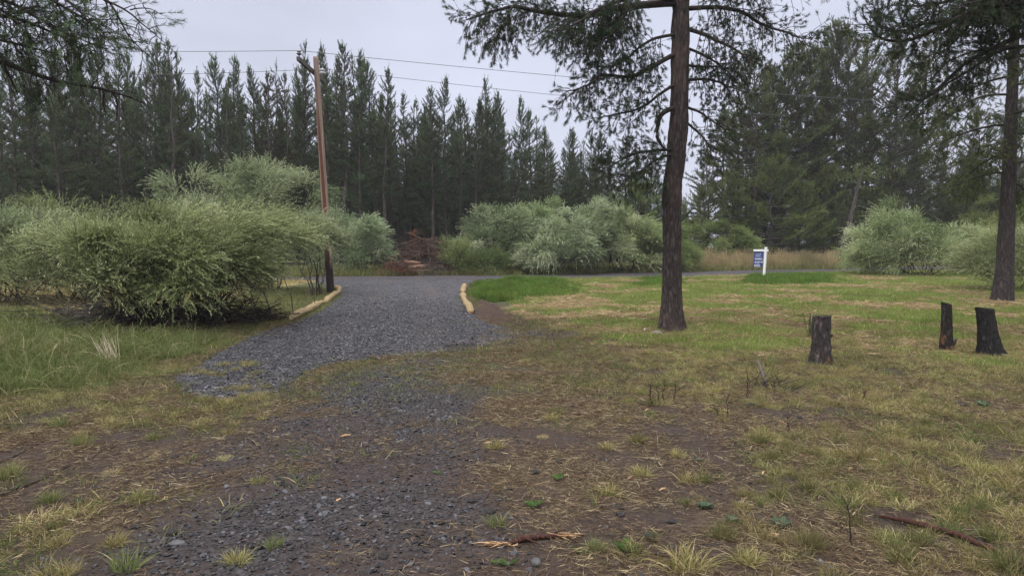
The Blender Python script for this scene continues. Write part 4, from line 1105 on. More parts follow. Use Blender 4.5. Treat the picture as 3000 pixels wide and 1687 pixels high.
HL = [  # points in the crop, depth from/to, r0, r1, f0, spacing, twig length, droop, tufts
    ([(1150, 15), (1000, 25), (850, 40), (720, 78), (620, 75), (450, 50), (350, 25), (200, 70), (110, 95)], 12.6, 11.4, .062, .012, .18, .034, (.35, .85), .85, True),
    ([(1150, -10), (1000, -30), (860, 10), (750, 60), (690, 110), (600, 150), (540, 160)], 12.5, 11.0, .045, .008, .25, .045, (.3, .7), .8, True),
    ([(350, 25), (330, 60), (300, 130), (270, 190), (240, 250)], 11.6, 11.3, .016, .004, .1, .05, (.2, .42), .6, True),
    ([(930, 30), (900, 80), (870, 130), (830, 180), (760, 230), (690, 260)], 12.2, 11.6, .022, .005, .1, .04, (.25, .5), .7, True),
    ([(1150, 275), (1040, 330), (960, 375), (900, 385), (840, 378), (770, 370), (750, 400), (720, 425), (640, 450), (600, 455)], 12.6, 11.3, .040, .006, .12, .055, (.3, .75), .75, True),
    ([(1150, 175), (1050, 190), (980, 230), (900, 300), (830, 330), (760, 332)], 12.6, 12.0, .026, .005, .15, .07, (.3, .6), .5, True),
    ([(1150, 425), (1080, 470), (1010, 530), (950, 560), (850, 580), (720, 602)], 12.6, 12.2, .026, .005, .12, .06, (.3, .62), .5, True),
    ([(1150, 540), (1110, 548), (1080, 570), (1073, 620), (1060, 665), (1068, 715), (1105, 750)], 12.5, 12.5,   .030, .020, .3, .5, (.2, .3), .5, False),
    ([(1150, 745), (1050, 752), (980, 765), (900, 795), (840, 830), (800, 850)], 12.6, 12.0, .026, .005, .15, .05, (.3, .62), .5, True),
    ([(1150, 765), (1060, 800), (1000, 850), (930, 890), (880, 910)], 12.6, 11.8, .022, .005, .15, .055, (.3, .6), .5, True),
    ([(1210, 45), (1330, 40), (1420, 45), (1500, 65), (1560, 110), (1640, 145), (1720, 165), (1790, 200), (1850, 195)], 12.7, 12.2, .040, .006, .15, .060, (.35, .8), .6, True),
    ([(1210, 145), (1290, 170), (1360, 205), (1440, 240), (1500, 280), (1540, 330)], 12.7, 12.0, .036, .006, .15, .062, (.35, .75), .55, True),
    ([(1210, 402), (1300, 392), (1360, 400), (1420, 430), (1490, 450)], 12.7, 12.6, .026, .005, .15, .075, (.35, .8), .7, True),
    ([(1210, 535), (1290, 560), (1350, 610), (1430, 650)], 12.7, 12.6, .022, .005, .15, .075, (.3, .7), .6, True),
    ([(1210, 610), (1300, 690), (1345, 760), (1330, 800)], 12.7, 12.9, .020, .005, .15, .08, (.3, .6), .4, True),
    ([(1210, 240), (1300, 272), (1390, 330), (1470, 410)], 12.7, 12.9, .022, .005, .15, .07, (.3, .7), .6, True),
    ([(1210, 325), (1290, 338), (1350, 330), (1430, 350)], 12.7, 13.0, .022, .005, .15, .07, (.3, .7), .6, True),
    ([(1210, -60), (1330, -50), (1450, -20), (1540, 0), (1600, -20)], 12.7, 12.2, .036, .006, .15, .055, (.35, .75), .8, True),
]
for pts, d0, d1, r0, r1, f0, sp, tl, dr, tf in HL:
    right = pts[-1][0] > 1200
    pine_limb(hero, c4(pts, d0, d1), r0, r1, rh, f0, sp * (0.58 if right else 0.85), tl, dr, 64 if right else 64, 0.056 if right else 0.062, 0.0046 if right else 0.0052, tf, (0.05, 0.10) if right else (0.07, 0.15), 0.3 if right else 0.2, 0.4 if right else 0.2, sub=4 if right else 6, opn=1.25 if right else 1.15)
for k in range(16):                                   # the crown above the frame
    z = top.z + 0.3 + k * 0.55; a = k * 2.4; L = 2.9 * (1 - k / 20) * rh.uniform(0.8, 1.1)
    c0 = np.array([top.x + 0.03 * (z - top.z), D0, z]); d = np.array([math.cos(a), math.sin(a), 0.1])
    pine_limb(hero, [c0 + d * L * t + np.array([0, 0, -0.12 * L * t * t]) for t in (0, 0.3, 0.6, 1)], 0.04, 0.006, rh, 0.2, 0.14, (0.35, 0.8), 0.6, 22, 0.06, 0.006)

# ---- the pine at the right edge
DR = 1980 * 1.6 / (887 - 722)
rpine = thing('edge_pine', 'slim dark pine near the right edge with drooping boughs, straw at its foot', 'pine tree')
tp = [(2936, 892, 29), (2938, 860, 23), (2945, 760, 21), (2950, 650, 19), (2956, 500, 17), (2960, 400, 15.5), (2966, 250, 14), (2972, 100, 12.5), (2978, 0, 11.5)]
path = [at(a, b, DR) for a, b, c in tp]; rad = [c / FPX * DR for a, b, c in tp]
t2 = path[-1]
for k in range(1, 5): path.append(t2 + Vector((0.1 * k, 0, 1.2 * k))); rad.append(rad[8] * (1 - k / 4.4))
bark_trunk(rpine, path, rad, rh, flare=0.25, rows=260, amp=0.012, mat=M_BARKD)
for k in range(30):
    z = 3.4 + k * 0.27; a = k * 2.399 + 0.6; L = rh.uniform(1.3, 2.9) * (1 - 0.03 * max(0, k - 12))
    xa = np.interp(z, [p.z for p in path], [p.x for p in path])
    d = np.array([math.cos(a), math.sin(a), -0.05]); c0 = np.array([xa, DR, z])
    pine_limb(rpine, [c0 + d * L * t + np.array([0, 0, 0.15 * L * t - 0.42 * L * t * t]) for t in (0, 0.25, 0.5, 0.75, 1)], 0.032, 0.005, rh, 0.22, 0.062, (0.3, 0.75), 0.6, 44, 0.068, 0.0095, brushlen=(0.1, 0.22), matn=M_PINE_R, bare=0.15, sub=6)

# ---- boughs hanging in from a pine outside the right edge
op = thing('overhanging_pine', 'near pine whose thick dark boughs hang into the upper right corner', 'pine tree')
DO = 10.0
b0 = at(3420, 100, DO)
bark_trunk(op, [Vector((b0.x, DO, -0.05)), Vector((b0.x, DO, 4)), Vector((b0.x + 0.1, DO, 8)), Vector((b0.x + 0.1, DO, 13))], [0.27, 0.22, 0.17, 0.04], rh, flare=0.2, rows=160)
c6 = lambda pts, d0, d1: pxl(pts, 2400, 0, 3.623, d0, d1)
OV = [([(3690, -260), (2900, -80), (2174, 10), (1800, 80), (1500, 190), (1350, 250), (1150, 370), (900, 450), (750, 440), (590, 400), (530, 290), (490, 235)], 10, 10.6, .075, .007, .25, .034),
      ([(3690, 40), (2900, 160), (2174, 370), (1900, 480), (1650, 600), (1500, 700), (1400, 800), (1250, 950), (1000, 1130), (850, 1300)], 10, 11.0, .055, .006, .25, .050),
      ([(3690, 330), (2900, 400), (2174, 490), (2000, 500), (1800, 600), (1650, 720), (1400, 860), (1200, 1000), (1050, 1100)], 10, 10.6, .045, .006, .3, .060),
      ([(3690, -500), (2900, -300), (2174, -150), (1700, -60), (1300, 60), (1000, 90), (800, 60), (660, 110)], 10, 10.8, .05, .006, .25, .036),
      ([(1350, 240), (1150, 240), (900, 330), (700, 350), (600, 310)], 10.4, 10.7, .016, .005, .1, .045),
      ([(1700, 120), (1600, 260), (1450, 420), (1300, 560), (1150, 650)], 10.3, 11.2, .018, .005, .1, .036),
      ([(2100, 20), (2000, 130), (1850, 260), (1750, 400), (1700, 520)], 10.2, 11.0, .018, .005, .1, .038),
      ([(3400, -400), (2600, -200), (2100, -80), (1800, -20), (1500, 40), (1400, 120)], 9.6, 9.8, .045, .006, .3, .040)]
for pts, d0, d1, r0, r1, f0, sp in OV:
    pine_limb(op, c6(pts, d0, d1), r0, r1, rh, f0, sp, (0.3, 0.75), 0.25, 50, 0.060, 0.0062, brushlen=(0.08, 0.17), bare=0.12, up=0.18, sub=6)

# ---- boughs hanging in from a pine outside the left edge
lp = thing('overhanging_pine', 'near pine whose wispy boughs hang into the upper left corner', 'pine tree')
DL = 7.0
b0 = at(-560, 300, DL)
bark_trunk(lp, [Vector((b0.x, DL, -0.05)), Vector((b0.x, DL, 3)), Vector((b0.x - 0.1, DL, 7)), Vector((b0.x - 0.1, DL, 11))], [0.24, 0.20, 0.14, 0.03], rh, flare=0.2, rows=160)
c5 = lambda pts, d0, d1: pxl(pts, 0, 0, 3.623, d0, d1)
LV = [([(-2000, 300), (-900, 520), (0, 650), (370, 770), (560, 850), (800, 890), (1000, 920), (1200, 970), (1400, 1020), (1500, 1060), (1580, 1110)], 7, 7.6, .045, .005, .45, .060, (.2, .5), 0.7, 0.12),
      ([(-2000, -700), (-900, -300), (100, 0), (300, 110), (450, 200), (600, 270), (750, 380), (900, 480), (1000, 540)], 7, 7.2, .035, .004, .42, .030, (.25, .6), 0.45, 0.5),
      ([(-1500, -900), (-300, -400), (550, 0), (750, 90), (900, 180), (1050, 260), (1180, 420)], 7, 7.4, .032, .004, .4, .030, (.25, .6), 0.45, 0.5),
      ([(-900, -1000), (300, -420), (1150, 0), (1280, 60), (1380, 110), (1480, 210), (1600, 310), (1730, 430)], 7, 7.2, .026, .003, .66, .085, (.18, .4), 0.2, 0.6),
      ([(900, -200), (1220, 50), (1270, 200), (1320, 330), (1430, 470), (1530, 580), (1620, 620)], 7.1, 7.3, .012, .003, .2, .085, (.15, .35), 0.2, 0.6),
      ([(-2000, -60), (-900, 110), (0, 190), (200, 225), (400, 290), (550, 390), (750, 440), (900, 560), (1050, 640)], 7, 7.4, .034, .004, .42, .028, (.25, .55), 0.4, 0.5),
      ([(-600, -900), (300, -250), (700, 0), (850, 130), (950, 250), (1050, 380), (1150, 450)], 7, 7.1, .024, .003, .45, .034, (.22, .5), 0.4, 0.6),
      ([(-2000, 200), (-900, 300), (0, 420), (200, 470), (420, 530), (640, 560), (820, 640)], 7.1, 7.5, .030, .004, .42, .030, (.25, .55), 0.4, 0.5),
      ([(-1600, -500), (-500, -150), (0, 60), (150, 230), (260, 330), (330, 420)], 7, 7.1, .024, .003, .42, .034, (.25, .5), 0.4, 0.5),
      ([(1380, 110), (1500, 90), (1590, 100), (1680, 140), (1740, 180)], 7.2, 7.2, .005, .002, .4, .05, (.1, .2), 0.2, 0.7)]
for pts, d0, d1, r0, r1, f0, sp, tl, dr, amt in LV:
    pine_limb(lp, c5(pts, d0, d1), r0, r1, rh, f0, sp, tl, dr, int(56 * (0.4 + amt * 0.6)), 0.058, 0.0044, brushlen=(0.09, 0.22), bare=0.2, cones=0.03, sub=4.6 * min(1, amt * 1.6), opn=0.8, matn=M_PINE)
pine_limb(lp, c5([(40, 680), (110, 800), (180, 950), (220, 1040)], 7.1, 7.3), .010, .003, rh, .2, .1, (.1, .3), .4, 10, tufts=False)
pine_limb(lp, c5([(1100, 950), (1090, 1060), (1100, 1180), (1170, 1250)], 7.5, 7.5), .010, .003, rh, .2, .09, (.1, .25), .4, 10, tufts=False)
pine_limb(lp, c5([(1180, 960), (1260, 1080), (1240, 1200), (1225, 1290)], 7.5, 7.6), .008, .003, rh, .2, .09, (.1, .25), .4, 10, tufts=False)
nest = Geo()
nc = np.array(c5([(380, 1060), (380, 1060)], 7.3, 7.3)[0])
rn = rh.normal(size=(900, 3)) * np.array([0.075, 0.075, 0.10]); 
nest.blades(nc + rn, rh.normal(size=(900, 3)) + np.array([0, 0, -0.5]), 0.055, 0.005, 0.3, rh)
nest.obj('dense_tuft', M_HERO, lp)
# ---- leaning trunk at the edge of the right-hand stand
lt = thing('leaning_pine', 'leaning bare grey trunk fronting the right hand stand, right of the signpost', 'pine tree')
pth = pxl([(800, 1225), (830, 1130), (860, 1000), (880, 920), (892, 880), (902, 850), (910, 830)], 2000, 0, 1.705, 54, 54)
bark_trunk(lt, [pth[0] + Vector((0, 0, -0.5))] + pth, [0.28, 0.26, 0.22, 0.18, 0.15, 0.12, 0.1, 0.05], rh, sides=24, rows=60, amp=0.02, mat=M_BARKF)
g = Geo(); spots = [np.array(pth[-2]) + rh.normal(size=3) * np.array([1.3, 1.2, 0.45]) + np.array([0, 0, -0.3]) for _ in range(320)]
brush(g, spots, rh.normal(size=(320, 3)) + np.array([0, 0, 0.7]), 0.3, 26, 0.10, 0.015, np.clip(rh.normal(0.75, 0.15, 320), 0, 1), rh)
g.obj('crown', M_PINE_R, lt)

# ================================================================ willows and shrubs
def willow(name, label, cat, group, cx, cyy, rx, ry, h, seed, mat, lobes=34, shoots=85, nleaf=18, ll=0.062, lw=0.013, zlow=0.35, lean=(0.35, 0.0), nst=46, lobe_r=(0.34, 0.66), domes=None, slen=(0.34, 0.78), base_r=0.28, upright=0.35, droop=0.55, tone=0.5, fill=0.25, extra_stems=None):
    rng = np.random.default_rng(seed)
    z0 = gz1(cx, cyy)
    root = thing(name, label, cat, (cx, cyy, z0), group)
    stems, leaf = Geo(), Geo()
    C = []
    for i in range(lobes):
        if domes:
            w = np.array([d_[2] * d_[4] for d_ in domes]); dm = domes[rng.choice(len(domes), p=w / w.sum())]
        else: dm = (0, 0, rx, ry, h)
        u = rng.uniform(0, 6.283); v = math.asin(rng.uniform(math.sin(R(2)), 1) ** 0.85)
        s = rng.uniform(0.55, 0.72) if rng.random() < fill else rng.uniform(0.78, 0.93)
        if rng.random() < 0.14: s = rng.uniform(0.98, 1.12)
        zl = dm[5] if len(dm) > 5 else zlow
        zt = zl * dm[4] + (dm[4] * (1 - zl)) * math.sin(v) * s * 1.02
        C.append((dm[0] + dm[2] * math.cos(u) * math.cos(v) ** 0.7 * s, dm[1] + dm[3] * math.sin(u) * math.cos(v) ** 0.7 * s, zt))
    C = np.array(C)
    bx = rng.normal(0, base_r, (max(nst, lobes), 2)) * np.array([rx, ry])
    for i in range(max(nst, lobes) if nst > 60 else max(10, lobes // 2)):                  # stems arch from the base to the lobes
        c = C[i % lobes] * rng.uniform(0.85, 1.0)
        b = np.array([bx[i, 0] * 0.8 + 0.15 * c[0], bx[i, 1] * 0.8 + 0.15 * c[1], -0.03])
        t = np.linspace(0, 1, 8)[:, None]
        mid = b * 0.5 + c * 0.5; mid[2] = max(mid[2], c[2] * 0.62)
        P = (1 - t) ** 2 * b + 2 * t * (1 - t) * mid + t ** 2 * c
        P[1:-1] += rng.normal(0, 0.05, (6, 3))
        stems.tube(P, np.linspace(rng.uniform(0.010, 0.024) * (0.6 + 0.2 * h), 0.004, 8), 5, 0.5, cap=False)
        for _ in range(5):
            j = rng.integers(3, 7); d = unit(rng.normal(size=3) + np.array([c[0] / rx, c[1] / ry, 0.4]))
            L = rng.uniform(0.3, 0.8)
            stems.tube(np.array([P[j], P[j] + d * L * 0.5 + rng.normal(0, 0.03, 3), P[j] + d * L - np.array([0, 0, 0.1 * L])]), np.array([0.006, 0.004, 0.002]), 3, 0.5, cap=False)
    if extra_stems: extra_stems(stems, rng)
    n = lobes * shoots
    ci = np.repeat(np.arange(lobes), shoots)
    far_ = np.linalg.norm(C * np.array([1 / max(rx, .1), 1 / max(ry, .1), 1 / h]), axis=1)
    lr = (rng.uniform(*lobe_r, lobes) * np.where(far_ > 1.0, 0.62, 1.0))[ci]
    q = rng.normal(size=(n, 3)); q[:, 2] = q[:, 2] * 0.8 + 0.35
    q = unit(q) * (rng.random((n, 1)) ** 0.45)
    out = unit(C[ci] * np.array([1 / max(rx, .1), 1 / max(ry, .1), 0.9 / h]) + 1e-6)
    S = C[ci] + q * lr[:, None] * np.array([1, 1, 0.8])
    plume = unit(unit(C * np.array([1 / max(rx, .1), 1 / max(ry, .1), 0.9 / h]) + 1e-6) * 0.9 + np.array([lean[0], lean[1], upright]) + rng.normal(0, 0.35, (lobes, 3)))
    D = unit(q * 0.62 + plume[ci] * 0.85 + rng.normal(0, 0.20, (n, 3)))
    L = rng.uniform(*slen, n)
    long_ = rng.random(n) < 0.08
    L = np.where(long_, L * 1.5, L)
    ok = S[:, 2] > 0.12
    tl = np.clip(tone + rng.normal(0, 0.20, lobes)[ci] + rng.normal(0, 0.08, n), 0, 1)
    S, D, L, tl = S[ok], D[ok], L[ok], tl[ok]; n = len(S)
    for k in range(nleaf):
        t = (k + rng.random(n)) / nleaf
        P = S + D * (L * t)[:, None]; P[:, 2] -= droop * L * t * t * 0.6
        d = D.copy(); d[:, 2] -= droop * t * 0.9
        ld = unit(unit(d) + rng.normal(0, 0.30, (n, 3)))
        leaf.leaves(P, ld, ll * rng.uniform(0.6, 1.25, n), lw * rng.uniform(0.7, 1.2, n), np.clip(tl + 0.16 * (t - 0.4) + rng.normal(0, 0.07, n), 0, 1), rng)
    sub = rng.random(n) < 0.35                        # the thin twig of some shoots
    for p, d, l in zip(S[sub], D[sub], L[sub]):
        stems.tube(np.array([p, p + d * l * 0.5 - np.array([0, 0, 0.15 * droop * l]) , p + d * l * 0.95 - np.array([0, 0, 0.58 * droop * l])]), np.array([0.0035, 0.003, 0.0015]) * (ll / 0.062), 3, 0.5, cap=False)
    stems.obj('stems', M_WSTEM, root); leaf.obj('foliage', mat, root)
    return root
def V2(x, d): return (x * 3000 / 2576 - 1500) / FPX * d
def front_stems(g, rng):
    for k in range(18):                               # bare twigs reaching out low on the left and right
        s = -1 if k < 17 else 1
        b = np.array([rng.normal(-0.9 if s < 0 else 1.2, 0.4), rng.normal(-0.6, 0.4), rng.uniform(0.1, 0.5)])
        e = b + np.array([s * rng.uniform(1.2, 3.2 if s < 0 else 1.9), rng.normal(0, 0.5), rng.uniform(-0.1, 0.75)])
        m_ = (b + e) / 2 + np.array([0, 0, rng.uniform(0.0, 0.25)])
        P, _ = smooth_path([b, m_, e], 9); P += rng.normal(0, 0.015, P.shape)
        g.tube(P, np.linspace(0.010, 0.003, 9), 4, 0.5, cap=False)
        for _ in range(5):
            j = rng.integers(3, 9); q = P[j]; d = unit(np.array([s * 0.8, rng.normal(0, .5), rng.normal(0.1, 0.6)])); l = rng.uniform(0.2, 0.6)
            g.tube(np.array([q, q + d * l * 0.5 + rng.normal(0, .02, 3), q + d * l]), np.array([0.005, 0.004, 0.0018]), 3, 0.5, cap=False)
WG = 'grey green willow bushes'
willow('willow_bush', 'large sage green willow bush at left front, arching over dark bare stems', 'bush', WG, V2(425, 13.4), 13.4, 3.5, 2.0, 2.4, 501, M_WILLOW, 86, 150, 20, 0.066, 0.0125, 0.35,
       lobe_r=(0.24, 0.48), domes=[(-1.25, 0.2, 1.75, 1.6, 2.05, 0.42), (0.0, 0, 2.1, 1.8, 2.28), (1.20, 0.4, 1.45, 1.4, 2.3, 0.5), (0.3, -0.4, 1.8, 1.2, 1.9)], nst=110, base_r=0.25, extra_stems=front_stems, lean=(0.6, -0.1), tone=0.50, slen=(0.26, 0.60), upright=0.30, droop=0.40)
willow('willow_bush', 'tallest grey green willow bush, behind the large front bush, left of the utility pole', 'bush', WG, V2(625, 24.5), 24.5, 2.9, 2.3, 4.6, 502, M_WILLOWG, 72, 90, 15, 0.085, 0.020, 0.25,
       lobe_r=(0.32, 0.66), domes=[(-1.3, 0, 1.7, 1.8, 4.25), (0.5, 0, 1.9, 2.0, 4.6), (1.6, 0, 1.5, 1.6, 3.9), (-2.0, -.3, 1.3, 1.3, 3.2)], tone=0.52)
willow('willow_bush', 'low grey green willow bush cut by the left edge of the photo', 'bush', WG, V2(20, 18), 18, 1.9, 1.6, 2.35, 503, M_WILLOWG, 54, 85, 15, 0.075, 0.017, 0.13, tone=0.42, upright=0.2)
willow('willow_bush', 'rounded willow bush with browning top, second from the left edge behind the front bush', 'bush', WG, V2(215, 20), 20, 2.0, 1.6, 2.75, 504, M_WILLOW, 58, 85, 15, 0.075, 0.017, 0.06, tone=0.42, upright=0.2)
willow('willow_bush', 'small leafy willow wrapped around the foot of the utility pole', 'bush', WG, V2(790, 22.0), 22.0, 1.0, 0.8, 2.35, 505, M_WILLOWG, 14, 110, 15, 0.078, 0.018, 0.60, nst=14, base_r=0.1, tone=0.55, lobe_r=(0.3, 0.6))
willow('willow_bush', 'two humped willow across the road between the utility pole and the slash pile', 'bush', WG, V2(896, 38.6), 38.6, 1.9, 1.6, 3.9, 506, M_WILLOWG, 46, 80, 13, 0.115, 0.030, 0.12,
       domes=[(-0.75, 0, 1.25, 1.4, 3.95), (0.7, 0, 1.15, 1.3, 3.55)], tone=0.56, lobe_r=(0.34, 0.62))
MID = [(1255, 40.3, 2.4, 4.15, 507, M_WILLOWG, 'leftmost willow of the middle row across the road, right of the slash pile', 0.50), (1345, 41, 2.2, 3.75, 508, M_WILLOW, 'second willow from the left in the middle row, set back between neighbours', 0.52),
       (1405, 39.2, 2.1, 3.1, 509, M_WILLOWG, 'pale leaved low front willow in the middle row, third from the left', 0.68), (1480, 40.5, 2.2, 4.05, 510, M_WILLOWG, 'tall pale topped willow in the middle row, fourth from the left', 0.62), (1578, 41.5, 2.4, 3.45, 511, M_WILLOW, 'rounded willow of the middle row next to the big trunk, on its left', 0.58),
       (1660, 43.5, 2.0, 2.9, 512, M_SHRUB, 'low yellow green willow directly behind the big trunk', 0.6)]
for x, d, rx, h, sd_, mt, lb, tn in MID:
    willow('willow_bush', lb, 'bush', WG, V2(x, d), d, rx, rx * 0.8, h, sd_, mt, int(26 + rx * 10), 80, 13, 0.115, 0.031, 0.10, tone=tn, lobe_r=(0.32, 0.6))
willow('yellowing_shrub', 'yellow green shrub right of the big trunk, behind the tan reed grass', 'shrub', None, V2(1800, 52), 52, 3.2, 1.8, 3.3, 513, M_SHRUB, 44, 75, 12, 0.13, 0.045, 0.1, tone=0.55)
willow('green_shrub', 'small bright green upright shrub at the road edge beside the slash pile', 'shrub', None, V2(1148, 38), 38, 0.85, 0.8, 1.65, 514, M_SHRUB, 22, 80, 12, 0.11, 0.022, 0.1, tone=0.6, upright=0.9, droop=0.3, lobe_r=(0.3, 0.55))
willow('green_shrub', 'low weedy olive shrub between the small bright shrub and the leftmost middle willow', 'shrub', None, V2(1235, 38.2), 38.2, 0.8, 0.6, 1.15, 515, M_SHRUB, 16, 70, 12, 0.10, 0.022, 0.1, tone=0.3, upright=0.7, lobe_r=(0.3, 0.5))
willow('willow_bush', 'wide feathery willow bush on the right with tossed pale shoots over a hollow', 'bush', WG, V2(2300, 37), 37, 3.3, 2.2, 3.3, 516, M_WILLOW, 70, 85, 14, 0.11, 0.026, 0.25,
       domes=[(-1.2, 0, 1.9, 1.7, 3.45), (0.9, 0, 2.3, 1.9, 2.75), (-2.5, -0.3, 1.4, 1.2, 1.8), (2.9, 0.2, 1.8, 1.4, 2.3), (-0.2, -0.6, 1.5, 1.2, 2.4)], tone=0.55, lean=(-0.35, 0), lobe_r=(0.32, 0.6), slen=(0.5, 1.05))
willow('willow_bush', 'willow bush behind the right hand trunk, reaching past the right edge', 'bush', WG, V2(2520, 40), 40, 3.2, 2.0, 3.9, 517, M_SHRUB, 56, 80, 13, 0.115, 0.028, 0.2, tone=0.55, lobe_r=(0.34, 0.62))
willow('willow_bush', 'drooping willow bush at the right edge just behind the right hand trunk foot', 'bush', WG, V2(2545, 25), 25, 1.7, 1.3, 1.95, 518, M_WILLOW, 42, 85, 15, 0.085, 0.018, 0.2, tone=0.5, lean=(-0.4, 0), slen=(0.45, 0.9), lobe_r=(0.32, 0.6))
willow('willow_bush', 'small low willow clump at the left foot of the wide right hand willow', 'bush', WG, V2(2185, 40), 40, 1.6, 1.1, 1.6, 519, M_WILLOW, 24, 75, 13, 0.11, 0.026, 0.15, tone=0.6, lean=(-0.4, 0), lobe_r=(0.35, 0.6), slen=(0.5, 1.0))

# ================================================================ dead wood
ro = np.random.default_rng(21)
def heap(root, name, n, cx, cyy, rx, ry, h, L, r, mat, flat=0.35, dirx=None):
    g = Geo()
    for _ in range(n):
        a = ro.uniform(0, 6.28); q = math.sqrt(ro.random())
        x, y = q * rx * math.cos(a), q * ry * math.sin(a)
        z = h * (1 - q * q) * ro.uniform(0.15, 1.0) + 0.03
        d = ro.normal(size=3) * np.array([1, 1, flat])
        if dirx is not None: d = np.array(dirx) + ro.normal(0, 0.28, 3)
        d = unit(d); l = ro.uniform(*L); rr = ro.uniform(*r)
        p = np.array([cx + x, cyy + y, z])
        P = np.array([p - d * l / 2, p + ro.normal(0, 0.05 * l, 3), p + d * l / 2]); P[:, 2] = np.maximum(P[:, 2], 0.01)
        g.tube(P, np.array([rr, rr * 0.85, rr * 0.5]), 5, ro.random())
        for _ in range(2):
            q2 = p + d * l * ro.uniform(-0.3, 0.5); d2 = unit(d + ro.normal(0, 0.7, 3))
            P2 = np.array([q2, q2 + d2 * l * 0.3]); P2[:, 2] = np.maximum(P2[:, 2], 0.01)
            g.tube(P2, np.array([rr * 0.5, rr * 0.25]), 3, ro.random(), cap=False)
    return g.obj(name, mat, root)
sx, sy = V2(1052, 37.4), 37.4
slash = thing('slash_pile', 'heap of cut brown branches across the road between the willows', 'brush pile', (sx, sy, gz1(sx, sy)))
heap(slash, 'branches', 330, 0.1, 0.7, 2.1, 1.3, 2.1, (0.7, 2.4), (0.012, 0.04), M_SLASH)
heap(slash, 'grey_twigs', 90, 0.75, -0.6, 0.8, 0.7, 0.95, (0.4, 1.1), (0.006, 0.014), M_GREYSTICK, 0.8)
lg = Geo()
lg.tube(np.array([[-0.75, -0.45, 0.72], [-0.2, -0.5, 0.70], [0.2, -0.48, 0.64]]), np.array([0.10, 0.10, 0.11]), 12, 0.5)
lg.tube(np.array([[-0.5, -0.55, 0.40], [0.15, -0.65, 0.42], [0.5, -0.6, 0.50]]), np.array([0.15, 0.17, 0.13]), 12, 0.5)
lg.obj('logs', M_LOG, slash, True)
g = Geo(); pth = np.array([[-0.5, 0.8, 1.2], [-0.35, 0.8, 1.8], [-0.28, 0.8, 2.5]])
heap_p = [pth[1] * (1 - t) + pth[2] * t + ro.normal(0, 0.10, 3) for t in ro.random(40)]
brush(g, heap_p, ro.normal(size=(40, 3)) + np.array([0.2, 0, 0.8]), 0.22, 20, 0.08, 0.014, np.clip(ro.normal(0.7, 0.2, 40), 0, 1), ro)
g.tube(pth, np.array([0.02, 0.015, 0.008]), 4, 0.5)
g.obj('dead_sprig', M_REDNEEDLE, slash)
rx_, ry_ = V2(1008, 36.5), 36.5
red = thing('dead_pine_top', 'rust red dead pine bough lying at the road edge in front of the slash pile', 'dead branch', (rx_, ry_, gz1(rx_, ry_)))
heap(red, 'branches', 40, 0, 0, 1.05, 0.7, 0.9, (0.6, 1.5), (0.008, 0.02), M_SLASH, 0.5)
g = Geo(); q = unit(ro.normal(size=(420, 3))) * ro.random((420, 1)) ** 0.5 * np.array([1.05, 0.65, 0.55])
q[:, 2] = np.abs(q[:, 2]) * 1.5 + 0.08; q[:, 2] *= np.clip(1.15 - 0.35 * (q[:, 0] + 1.0), 0.4, 1.1)
brush(g, q, ro.normal(size=(420, 3)) + np.array([0, -0.2, 0.2]), 0.24, 22, 0.075, 0.012, np.clip(ro.normal(0.42, 0.2, 420), 0, 1), ro)
g.obj('dead_needles', M_REDNEEDLE, red)
pole_rail = Geo()
pr0, pr1 = at(1143, 793, 36.4), at(1263, 792, 36.4)
pole_rail.tube(np.array([pr0, (pr0 + pr1) / 2, pr1]), np.array([0.02, 0.028, 0.03]), 8, 0.5)
tag(pole_rail.obj('peeled_pole', M_LOG, None, True), 'thin pale peeled pole lying level in front of the slash pile', 'log')
tx, ty = V2(200, 12.6), 12.5
tw = thing('twig_pile', 'stack of cut grey willow twigs at the left foot of the large front bush', 'brush pile', (tx, ty, gz1(tx, ty)))
heap(tw, 'twigs', 210, 0.25, 0, 0.62, 0.5, 0.62, (0.5, 1.3), (0.005, 0.013), M_GREYSTICK, 0.25, (1.0, 0.25, 0.12))
heap(tw, 'dark_twigs', 120, 0.75, 0.1, 0.8, 0.5, 0.55, (0.6, 1.6), (0.005, 0.012), M_DEADSTEM, 0.25, (1.0, 0.2, 0.22))
tx, ty = V2(600, 14.2), 14.2
tw = thing('twig_pile', 'tangle of dark dead twigs under the right side of the large front bush', 'brush pile', (tx, ty, gz1(tx, ty)))
heap(tw, 'twigs', 130, -0.1, 0.2, 0.9, 0.6, 0.5, (0.5, 1.5), (0.004, 0.012), M_DEADSTEM, 0.35)

# ================================================================ utility pole and wires
DP = 1980 * 1.6 / (857 - 722)
pb, pt = at(969, 859, DP), at(925, 168, DP)
pole = thing('utility_pole', 'tall weathered reddish wooden utility pole at the left side of the driveway', 'utility pole', (pb.x, DP, 0))
pvec = (pt - pb)
prow = 90
S = np.linspace(0, 1, prow)
an = np.linspace(0, 2 * np.pi, 28, endpoint=False)
A_, S_ = np.meshgrid(an, S)
Rr = 0.133 - 0.045 * S_ + 0.010 * (fbm(np.cos(A_) * 4 + 9, np.sin(A_) * 4 + 9, S_ * 5, seed=4) - 0.5)
base = np.array([0, 0, -0.05]); tipv = np.array([pvec.x, 0, pvec.z + pb.z])
Vp = base + (tipv - base) * S_[..., None] + np.stack([Rr * np.cos(A_), Rr * np.sin(A_), np.zeros_like(Rr)], -1)
g = Geo(); i = np.arange(prow - 1)[:, None] * 28; j = np.arange(28)[None]; k2 = (j + 1) % 28
Vp = Vp.reshape(-1, 3); nq = len(Vp)
Vp = np.vstack([Vp, tipv + np.array([0, 0, 0.01])])
